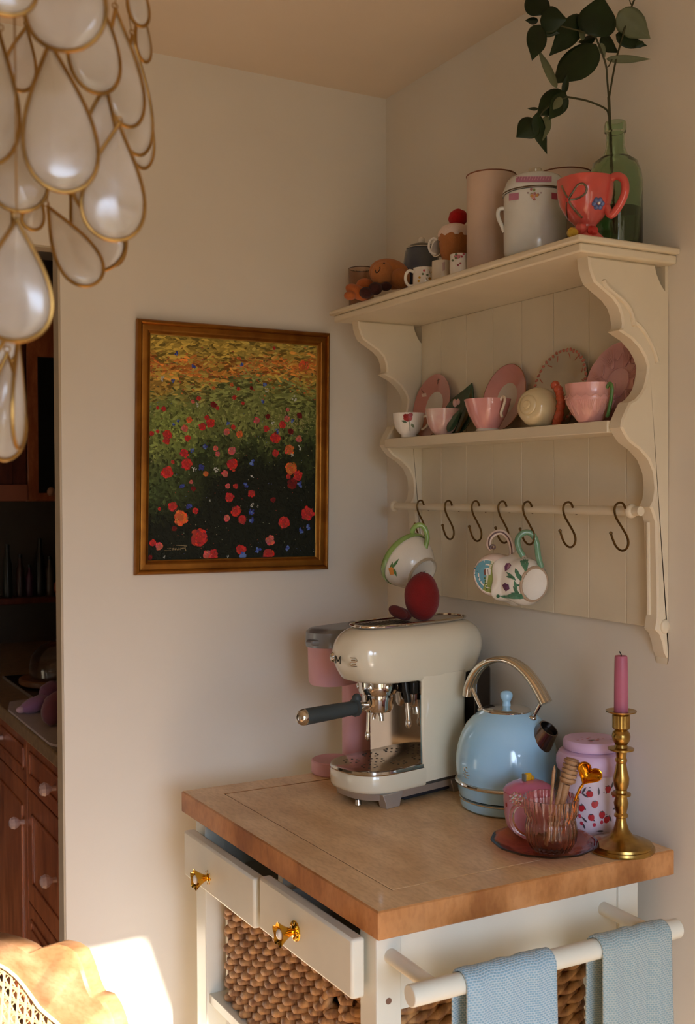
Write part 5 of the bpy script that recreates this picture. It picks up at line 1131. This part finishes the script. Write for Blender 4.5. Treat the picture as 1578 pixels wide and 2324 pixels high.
obj('cherry', MB().ell(V((cz(1040, 500).x, cz(1040, 500).y, cz(1040, 495).z)), (.0185, .0185, .0170), 28, 18, f=lambda d: 1+.07*noise.noise(d*2.2)), M('cherry_felt', '#b3060a', .9, sheen=.12, bump=(300, .5, .002)), cpk, smooth=70)
obj('eye', MB().ell(at_d(1003, 539, Dk-.012), .0016, 8, 6), BLACK, cpk); obj('eye', MB().ell(at_d(997, 549, Dk-.008), .0012, 8, 6), BLACK, cpk)

# ================================================================== CHANDELIER OF SHELL DISCS
def shellmat():
    m = bpy.data.materials.new('capiz_shell'); m.use_nodes = True; nt = m.node_tree; b = nt.nodes['Principled BSDF']
    tc = nt.nodes.new('ShaderNodeTexCoord'); n = nt.nodes.new('ShaderNodeTexNoise'); n.inputs['Scale'].default_value = 16; n.inputs['Detail'].default_value = 3; n.inputs['Distortion'].default_value = 1.2
    nt.links.new(tc.outputs['Object'], n.inputs[0]); r = nt.nodes.new('ShaderNodeValToRGB'); r.color_ramp.elements[0].position = .35; r.color_ramp.elements[1].position = .7
    r.color_ramp.elements[0].color = srgb('#d6cdbd'); r.color_ramp.elements[1].color = srgb('#f4f2ee'); e = r.color_ramp.elements.new(.55); e.color = srgb('#e2dcd4')
    nt.links.new(n.outputs[0], r.inputs[0]); nt.links.new(r.outputs[0], b.inputs['Base Color'])
    b.inputs['Roughness'].default_value = .25; b.inputs['Coat Weight'].default_value = 1; b.inputs['Coat Roughness'].default_value = .12; b.inputs['Coat IOR'].default_value = 1.8; b.inputs['Alpha'].default_value = .52
    
    bp = nt.nodes.new('ShaderNodeBump'); bp.inputs['Strength'].default_value = .8; bp.inputs['Distance'].default_value = .006; nt.links.new(n.outputs[0], bp.inputs['Height']); nt.links.new(bp.outputs[0], b.inputs['Normal'])
    tr_ = nt.nodes.new('ShaderNodeBsdfTranslucent'); tr_.inputs[0].default_value = srgb('#e8dfd0'); mx = nt.nodes.new('ShaderNodeMixShader'); mx.inputs[0].default_value = .28
    out = nt.nodes['Material Output']; nt.links.new(b.outputs[0], mx.inputs[1]); nt.links.new(tr_.outputs[0], mx.inputs[2]); nt.links.new(mx.outputs[0], out.inputs[0]); return m
CAPIZ = shellmat(); RIMG = M('shell_rim_gold', '#a37c42', .38, .9, var=(60, .3))
CX = at_d(40, 400, .86); chd = thing('chandelier', V((CX.x, CX.y, 2.36)), 'chandelier of gold rimmed mother-of-pearl teardrop discs hanging in the upper left', 'chandelier')
obj('ceiling_rose', MB().lathe([(0, 2.384), (.055, 2.384), (.05, 2.37), (.012, 2.355), (0, 2.355)], 32, V((CX.x, CX.y, 0))), GOLD, chd)
obj('cord', MB().tube([V((CX.x, CX.y, 2.36)), V((CX.x, CX.y, 2.12))], .003, 8), RIMG, chd)
hoop = obj('hoop', MB().tube([V((CX.x+.085*cos(a), CX.y+.085*sin(a), 2.05)) for a in [2*PI*k/40 for k in range(40)]], .004, 8, closed=True), RIMG, chd)
for k in range(3): a = 2*PI*k/3; obj('hoop_arm', MB().tube([V((CX.x, CX.y, 2.12)), V((CX.x+.085*cos(a), CX.y+.085*sin(a), 2.05))], .0025, 8), RIMG, chd)
def tear(t):  # unit teardrop: tip (0,0), bottom (0,1), half-width .33 at .64
    a = 2*PI*t; y = .5-.5*cos(a); x = .52*sin(a)*sin(a/2)**1.35*.87
    return x/.43*.5, y
def shell(x0, y0, x1, y1, w_, D, yaw=None):
    """tip pixel, bottom pixel, seen width in pixels, distance"""
    A_ = at_d(x0, y0, D); B_ = at_d(x1, y1, D); ax = B_-A_; L = ax.length; ax.normalize(); n0 = (CAM-(A_+B_)/2).normalized(); sd = ax.cross(n0).normalized(); n0 = sd.cross(ax).normalized()
    if yaw is None: yaw = random.uniform(-.35, .35)
    W = w_*D/F_PX/cos(yaw); s2 = sd*cos(yaw)+n0*sin(yaw); nn = n0*cos(yaw)-sd*sin(yaw)
    N = 44; out = [tear(k/N) for k in range(N)]
    P = lambda x, y, q: A_+ax*(y*L)+s2*(x*W)+nn*(.0035*(1-q*q))
    mb = MB(); rings = []
    for q in (1, .75, .5, .25): rings.append([P(x*q, .6+(y-.6)*q, q) for x, y in out])
    mb.loft(rings, caps=(False, True)); s = obj('shell', mb, CAPIZ, chd, smooth=80, solid=.0007)
    obj('rim', MB().tube([P(x, y, 1) for x, y in out], .0016, 7, closed=True), RIMG, s)
    # link ring at the tip and a fine wire upward
    obj('link', MB().tube([A_+s2*(.0025*cos(t))+ax*(-.0025+.0025*sin(t)) for t in [2*PI*k/10 for k in range(10)]], .0006, 5, closed=True), RIMG, s)
SHL = [(112, 92, 150, 436, 216, .80, .12), (140, -215, 152, 116, 238, .74, -.15), (-2, 70, -62, 372, 222, .80, .1), (38, 498, 30, 774, 218, .70, -.12), (195, -60, 222, 212, 150, .85, .4), (262, 20, 292, 288, 112, .90, .5), (240, 188, 206, 482, 140, .86, .2), (270, 280, 252, 545, 186, .83, .15),
       (30, 260, 48, 480, 168, .84, .0), (108, 468, 212, 646, 122, .92, .3), (160, 440, 255, 606, 150, .95, -.2), (262, 420, 256, 602, 76, .98, .5), (318, 10, 328, 140, 42, 1.0, .9), (300, 80, 312, 352, 98, .96, .6), (318, 170, 322, 382, 74, 1.02, .7), (300, -80, 320, 60, 60, .93, .5),
       (10, -190, 14, 34, 180, .70, .1), (40, 772, 42, 1018, 34, .78, 1.25), (16, 800, 8, 1044, 122, .84, .3), (-40, 560, -46, 812, 150, .76, -.2), (-70, 690, -84, 930, 150, .80, .2), (-10, 360, -40, 560, 150, .88, .3), (60, 60, 40, 205, 90, .93, .3), (90, 440, 68, 520, 62, .95, .2), (0, 560, 10, 800, 90, .95, .2), (-60, 60, -90, 330, 180, .9, .3), (0, 640, -6, 830, 120, .9, .1), (20, 870, -20, 1010, 90, .92, .3)]
for s in SHL: shell(*s)
# hanging wires from the hoop
for k, (x, y, D) in enumerate(((112, 92, .80), (38, 498, .70), (262, 20, .90), (-2, 70, .80), (108, 468, .92), (40, 772, .78), (300, 80, .96))):
    q = at_d(x, y, D); a = math.atan2(q.y-CX.y, q.x-CX.x); obj('hanging_wire', MB().tube([V((CX.x+.085*cos(a), CX.y+.085*sin(a), 2.05)), q], .0005, 5), RIMG, chd)

# ================================================================== CHAIR with scalloped frame and cane back
CWD = wood('chair_wood', '#b98c66', '#976a45', '#a97c56', (2, 2, 5), .38)
C0_ = at_d(120, 2200, 1.36); cn = V((-.885, -.45, .10)).normalized()
def onch(x, y): d = ray(x, y); return CAM+d*((C0_-CAM).dot(cn)/d.dot(cn))
cr = cn.cross(UP).normalized(); cr = cr if cr.dot(rt) > 0 else -cr; cu = cr.cross(cn).normalized(); cu = cu if cu.z > 0 else -cu
def c2(x, y): p = onch(x, y)-C0_; return (p.dot(cr), p.dot(cu))
outer_px = [(252, 2420), (262, 2385), (262, 2350), (254, 2316), (241, 2284), (226, 2264), (208, 2261), (197, 2240), (190, 2215), (183, 2192), (170, 2163), (149, 2149), (120, 2143), (90, 2151), (65, 2165), (48, 2150), (27, 2141), (5, 2134), (-25, 2126), (-60, 2120), (-95, 2118)]
inner_px = [(156, 2420), (152, 2380), (143, 2345), (133, 2324), (114, 2309), (90, 2289), (72, 2263), (53, 2236), (37, 2217), (16, 2200), (0, 2191), (-30, 2184), (-60, 2180), (-95, 2178)]
oc = [c2(*p) for p in outer_px]; ic_ = [c2(*p) for p in inner_px]
mx_ = oc[-1][0]; zb = oc[0][1]-.20
def full(h):
    L_ = [(h[0][0], zb)]+h; R2 = [(2*mx_-x, y) for x, y in L_[::-1]]; return L_+R2[1:]
def resamp(P, n):
    d = [0]
    for a, b_ in zip(P[:-1], P[1:]): d.append(d[-1]+math.hypot(b_[0]-a[0], b_[1]-a[1]))
    out = []; j = 0
    for i in range(n):
        t = d[-1]*i/(n-1)
        while j < len(d)-2 and d[j+1] < t: j += 1
        q = (t-d[j])/max(1e-9, d[j+1]-d[j]); out.append((lerp(P[j][0], P[j+1][0], q), lerp(P[j][1], P[j+1][1], q)))
    return out
OP, IP = resamp(full(oc), 150), resamp(full(ic_), 150)
def c3(p, t): return C0_+cr*p[0]+cu*p[1]-cn*t
chr_ = thing('cane_chair', V((C0_+cr*mx_).to_tuple()[:2]+(0,)), 'sunlit wooden chair with a scalloped frame and cane back at the lower left', 'chair')
def ins2(O, I, e): return [(lerp(o[0], i[0], e), lerp(o[1], i[1], e)) for o, i in zip(O, I)]
secs = [ins2(OP, IP, 0), ins2(OP, IP, .04), ins2(OP, IP, .96), ins2(OP, IP, 1)]
prof_ = [(0, .003), (1, .0), (2, 0), (3, .003), (3, .024), (2, .027), (1, .027), (0, .024)]
frm = MB(); vs = []; n_ = 150
for i in range(n_): vs += [c3(secs[k][i], t) for k, t in prof_]
fs = [(i*8+k, i*8+(k+1) % 8, (i+1)*8+(k+1) % 8, (i+1)*8+k) for i in range(n_-1) for k in range(8)]+[tuple(range(8)), tuple(range((n_-1)*8, n_*8))]
obj('back_frame', frm.add(vs, fs), CWD, chr_, smooth=40)
obj('cane_border', MB().tube([c3(p, .001) for p in ins2(OP, IP, 1.0)], .0028, 8), M('cane_spline', '#e8c795', .5), chr_)
def inside(x, y):
    r = False; n = len(IP)
    for i in range(n):
        x1, y1 = IP[i]; x2, y2 = IP[(i+1) % n]
        if (y1 > y) != (y2 > y) and x < (x2-x1)*(y-y1)/(y2-y1)+x1: r = not r
    return r
xs = [p[0] for p in IP]; ysI = [p[1] for p in IP]; gx0, gx1, gy0, gy1 = min(xs), max(xs), min(ysI), max(ysI)
cane = MB(); G_ = .0150
def strand(p0, p1, t, r):
    L = math.hypot(p1[0]-p0[0], p1[1]-p0[1]); n = int(L/.004); cur = []
    for i in range(n+1):
        q = (lerp(p0[0], p1[0], i/n), lerp(p0[1], p1[1], i/n))
        if inside(*q): cur.append(q)
        else:
            if len(cur) > 1: cane.tube([c3(cur[0], t), c3(cur[-1], t)], r, 5)
            cur = []
    if len(cur) > 1: cane.tube([c3(cur[0], t), c3(cur[-1], t)], r, 5)
x = gx0
while x < gx1: strand((x-.0011, gy0), (x-.0011, gy1), .0105, .0008); strand((x+.0011, gy0), (x+.0011, gy1), .0105, .0008); x += G_
y = gy0
while y < gy1: strand((gx0, y-.0011), (gx1, y-.0011), .0112, .0008); strand((gx0, y+.0011), (gx1, y+.0011), .0112, .0008); y += G_
H_ = gy1-gy0; x = gx0-H_
while x < gx1: strand((x+G_/2, gy0), (x+G_/2+H_, gy1), .0116, .0010); x += G_
x = gx0
while x < gx1+H_: strand((x+G_/2, gy0), (x+G_/2-H_, gy1), .0120, .0010); x += G_
obj('cane_weave', cane, M('cane', '#c2a272', .6), chr_, kind='stuff', smooth=60)
# seat and legs, out of frame below
lc_ = C0_+cr*(oc[0][0]-.02); rc_ = C0_+cr*(2*mx_-oc[0][0]+.02); fwdc = V((cn.x, cn.y, 0)).normalized()
for q in (lc_, rc_):
    b0_ = V((q.x, q.y, 0))-fwdc*.02; obj('leg', MB().tube([b0_, V((q.x, q.y, .45)), c3(((q-C0_).dot(cr), zb+.03), .013)], [.014, .018, .016], 14), CWD, chr_)
    f0 = V((q.x, q.y, 0))+fwdc*.40; obj('leg', MB().tube([f0, f0+UP*.43], [.013, .018], 14), CWD, chr_)
sp4 = [V((q.x, q.y, .44))+fwdc*o for q, o in ((lc_, -.01), (rc_, -.01), (rc_, .42), (lc_, .42))]
obj('seat', MB().loft([[p+UP*z for p in sp4] for z in (0, .035)]), CWD, chr_, bevel=.012)

# ================================================================== KITCHEN beyond the partition
KD = 4.30; KX = .62
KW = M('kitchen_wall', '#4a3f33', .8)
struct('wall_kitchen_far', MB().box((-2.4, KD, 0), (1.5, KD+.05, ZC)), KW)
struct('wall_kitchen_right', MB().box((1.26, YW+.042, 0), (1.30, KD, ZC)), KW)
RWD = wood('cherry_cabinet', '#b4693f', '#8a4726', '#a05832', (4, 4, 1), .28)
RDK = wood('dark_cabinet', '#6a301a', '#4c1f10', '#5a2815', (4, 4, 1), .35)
CRY = M('crystal_knob', '#e3c6bf', .12, trans=.45, coat=.5)
WKT = M('kitchen_worktop', '#8d7456', .3, var=(60, .25))
yB = on_x(63, 1900, KX).y; z1 = on_x(63, 1787, KX).z; z2 = on_x(66, 2046, KX).z
CT = .895
def kcab(y0, y1, fronts, label):
    t = thing('kitchen_base_unit', V((KX+.3, (y0+y1)/2, 0)), label, 'cabinet', 'cherry wood base units of the kitchen')
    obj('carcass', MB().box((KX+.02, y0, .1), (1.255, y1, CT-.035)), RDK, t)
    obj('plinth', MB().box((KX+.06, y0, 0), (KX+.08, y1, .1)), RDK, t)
    for za, zb_ in fronts:
        fr = obj('drawer_front' if zb_-za < .35 else 'door', MB().box((KX, y0+.002, za+.002), (KX+.02, y1-.002, zb_-.002)), RWD, t, bevel=.002)
        e = .055 if zb_-za > .2 else .035
        for a, b_ in (((KX-.004, y0+e, za+e), (KX+.001, y1-e, za+e+.008)), ((KX-.004, y0+e, zb_-e-.008), (KX+.001, y1-e, zb_-e)), ((KX-.004, y0+e, za+e), (KX+.001, y0+e+.008, zb_-e)), ((KX-.004, y1-e-.008, za+e), (KX+.001, y1-e, zb_-e))): obj('panel_bead', MB().box(a, b_), RWD, fr, bevel=.0015)
        kz_ = (za+zb_)/2 if zb_-za < .5 else zb_-.1
        kp_ = V((KX, (y0+y1)/2 if zb_-za < .5 else y0+.04, kz_))
        obj('knob', MB(Matrix.Translation(kp_) @ Matrix.Rotation(-PI/2, 4, 'Y')).lathe([(0, 0), (.007, 0), (.006, .010), (.013, .018), (.017, .026), (.014, .034), (.006, .038), (0, .038)], 10), CRY, fr, smooth=10, label='faceted crystal knob')
    return t
ym = on_x(140, 1900, KX).y-.06
kcab(yB-.55*0-.0, yB, [], '') if 0 else None
W1 = yB-2.22
kcab(2.225, yB, [(z1, CT-.035), (z2, z1), (.33, z2), (.1, .33)], 'cherry wood drawer unit with crystal knobs, nearest the partition wall')
kcab(yB, yB+.60, [(z1, CT-.035), (.1, z1)], 'cherry wood base unit with a tall panelled door, left of the drawer unit')
kcab(yB+.60, KD-.001, [(z1, CT-.035), (.1, z1)], 'far cherry wood base unit in the dark back of the kitchen')
wt = obj('kitchen_counter', MB().box((KX-.02, 2.215, CT-.034), (1.258, KD-.001, CT)), WKT, origin=(.93, 3.2, CT-.03), bevel=.004); tag(wt, 'dark kitchen worktop above the cherry wood units', 'worktop')
hob = thing('hob', V((.92, 3.05, CT)), 'black glass hob with a pale steel edge on the dark kitchen worktop', 'hob')
ha, hb_ = on_z(8, 1538, CT+.004), on_z(80, 1588, CT+.004)
obj('hob_glass', MB().box((ha.x+.004, 2.86, CT+.0004), (1.20, ha.y+.02, CT+.006)), M('hob_black', '#0c0a09', .1), hob, bevel=.001)
obj('steel_edge', MB().box((ha.x, 2.86, CT+.0004), (ha.x+.0038, ha.y+.02, CT+.007)), STEEL, hob)
# tray cloth / white board on the counter near the edge
wb = [on_z(x, y, CT+.004) for x, y in ((0, 1600), (22, 1594), (60, 1588), (120, 1600), (160, 1622), (160, 1700), (137, 1694), (110, 1688), (78, 1664), (45, 1636), (15, 1618), (0, 1612))]
tw = obj('tea_towel', MB().prism([(max(p.x, KX-.015), p.y) for p in wb[1:]], lambda p, q, t: (p, q, t), CT+.0005, CT+.006), M('grey_cloth', '#b9a9a6', .9, bump=(90, .4, .002)), origin=(.66, 2.7, CT)); tag(tw, 'pale grey cloth spread along the front edge of the kitchen worktop', 'cloth')
mt_ = thing('oven_mitt', on_z(105, 1640, CT+.01), 'purple and plum fabric mitt lying on the grey cloth', 'oven mitt')
PUR = M('purple_fabric', '#7b4a68', .9, sheen=.3, bump=(200, .5, .002)); LPU = M('lilac_fabric', '#9a6a8e', .9, sheen=.3); PLM = M('plum_fabric', '#6e3a44', .9, sheen=.3)
def bl(x, y, rx, ry, rz, mat, name, D=None, rot=0):
    D = D or depth(on_z(x, y+ry*.6, CT+.01)); c_ = at_d(x, y, D); u = D/F_PX; return obj(name, MB().ell((c_.x, c_.y, max(c_.z, CT+.008+ry*u*1.02)), (rx*u, rz*u, ry*u), 20, 14, f=lambda d: 1+.12*noise.noise(d*2), rot=Matrix.Rotation(rot, 3, 'Y')), mat, mt_, smooth=80)
bl(120, 1580, 30, 26, 30, PUR, 'cuff'); bl(80, 1603, 34, 17, 24, LPU, 'thumb', rot=-.3); bl(122, 1622, 26, 38, 26, PLM, 'palm', rot=.25); bl(48, 1612, 11, 8, 10, M('pink_lining', '#caa6ae', .9), 'lining')
# glass dome on a wooden board
gd = on_z(150, 1545, CT+.001); gd = V((.92, gd.y*0+3.12, CT+.007)); 
gd = at_d(140, 1510, 3.28); gd.z = CT+.008
cb_ = thing('cake_board', gd, 'round wooden cake board at the edge of the kitchen opening', 'board'); obj('board', MB().lathe([(0, 0), (.12, 0), (.125, .004), (.125, .016), (.12, .02), (0, .02)], 40, gd), wood('cake_board', '#8a5a34', '#6e4526', '#7d4f2c', (1, 4, 1)), cb_)
gdm = obj('glass_dome', MB().lathe([(.095, .0205), (.097, .05), (.088, .085), (.062, .112), (.03, .124), (0, .127), (0, .124), (.028, .121), (.06, .109), (.085, .083), (.094, .05), (.092, .0205)], 40, gd), glass('dome_glass', '#e8e0d8', .03), origin=gd+UP*.02, smooth=60); tag(gdm, 'clear glass cake dome standing on the round wooden board', 'dome')
# far wall: shelf with dark clutter, wall units, hood
sf = obj('spice_shelf', MB().box((.3, KD-.13, 1.055), (1.255, KD-.001, 1.078)), RDK, origin=(.8, KD-.1, 1.05), bevel=.002); tag(sf, 'dark wooden shelf with bottles on the far kitchen wall', 'shelf')
random.seed(11)
clut = [(18, .017, .20, '#2a2a22', 'dark bottle with a tall neck, leftmost on the far kitchen shelf', 'bottle'), (47, .016, .16, '#3a2018', 'brown jar beside the leftmost dark bottle on the kitchen shelf', 'jar'), (68, .014, .12, '#4a2238', 'small plum coloured jar on the far kitchen shelf', 'jar'), (92, .017, .22, '#1c1814', 'tall black pepper mill in the middle of the far kitchen shelf', 'pepper mill'), (114, .015, .15, '#57483a', 'pale grey canister on the far kitchen shelf near the partition', 'canister')]
for px, r_, h_, c_, lab, cat in clut:
    q = on_y(px, 1400, KD-.065); q = V((q.x, KD-.065, 1.078)); t = thing(cat.replace(' ', '_'), q, lab, cat)
    obj('body', MB().lathe([(0, 0), (r_, 0), (r_*1.02, h_*.1), (r_, h_*.62), (r_*.5, h_*.78), (r_*.42, h_*.92), (0, h_*.92)], 24, q), M('clutter_'+c_[1:], c_, .3), t); obj('cap', MB().lathe([(0, h_*.92), (r_*.46, h_*.92), (r_*.46, h_), (0, h_)], 20, q), BLACK, t)
q = on_y(131, 1388, KD-.065); q = V((q.x, KD-.065, 1.105)); t = obj('orange_ornament', MB().ell(q, (.018, .018, .024)).ell(q-UP*.023, (.010, .010, .005)), M('orange_paint', '#b05a38', .4), origin=q-UP*.027); tag(t, 'round orange ornament on the kitchen shelf beside the partition', 'ornament')
def wallunit(px0, px1, zb0, zt0, mat, label, knob=None, glassy=False):
    X0 = on_y(px0, 1100, KD-.33).x; X1 = on_y(px1, 1100, KD-.33).x; t = thing('wall_unit', V(((X0+X1)/2, KD-.17, zb0)), label, 'cabinet')
    obj('carcass', MB().box((X0+.001, KD-.31, zb0), (X1-.001, KD-.001, zt0)), mat, t); d = obj('door', MB().box((X0+.002, KD-.33, zb0+.002), (X1-.002, KD-.311, zt0-.002)), mat, t, bevel=.003)
    if glassy: obj('dark_pane', MB().box((X0+.04, KD-.333, zb0+.03), (X1-.05, KD-.3295, zb0+.52)), BLACK, d)
    else: obj('raised_panel', MB().box((X0+.05, KD-.334, zb0+.06), (X1-.05, KD-.329, zt0-.06)), mat, d, bevel=.003)
    if knob: obj('knob', MB().ell((lerp(X0, X1, knob), KD-.345, zb0+.035), (.014, .014, .016)), M('knob_tan', '#a5755a', .3) if 'knob_tan' not in bpy.data.materials else bpy.data.materials['knob_tan'], d)
zq = on_y(60, 1138, KD-.33).z
wallunit(62, 170, zq, 2.15, RWD, 'cherry wall unit with a dark glass door beside the partition', .47, True)
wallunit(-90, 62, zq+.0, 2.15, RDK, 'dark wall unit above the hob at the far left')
pt = obj('pelmet', MB().box((on_y(-80, 1110, KD-.33).x, KD-.345, zq+.002), (on_y(60, 1110, KD-.33).x, KD-.334, zq+.06)), M('pelmet_wood', '#9a5a40', .4), origin=(.6, KD-.34, zq)); tag(pt, 'reddish wooden pelmet strip under the far left wall unit', 'pelmet')
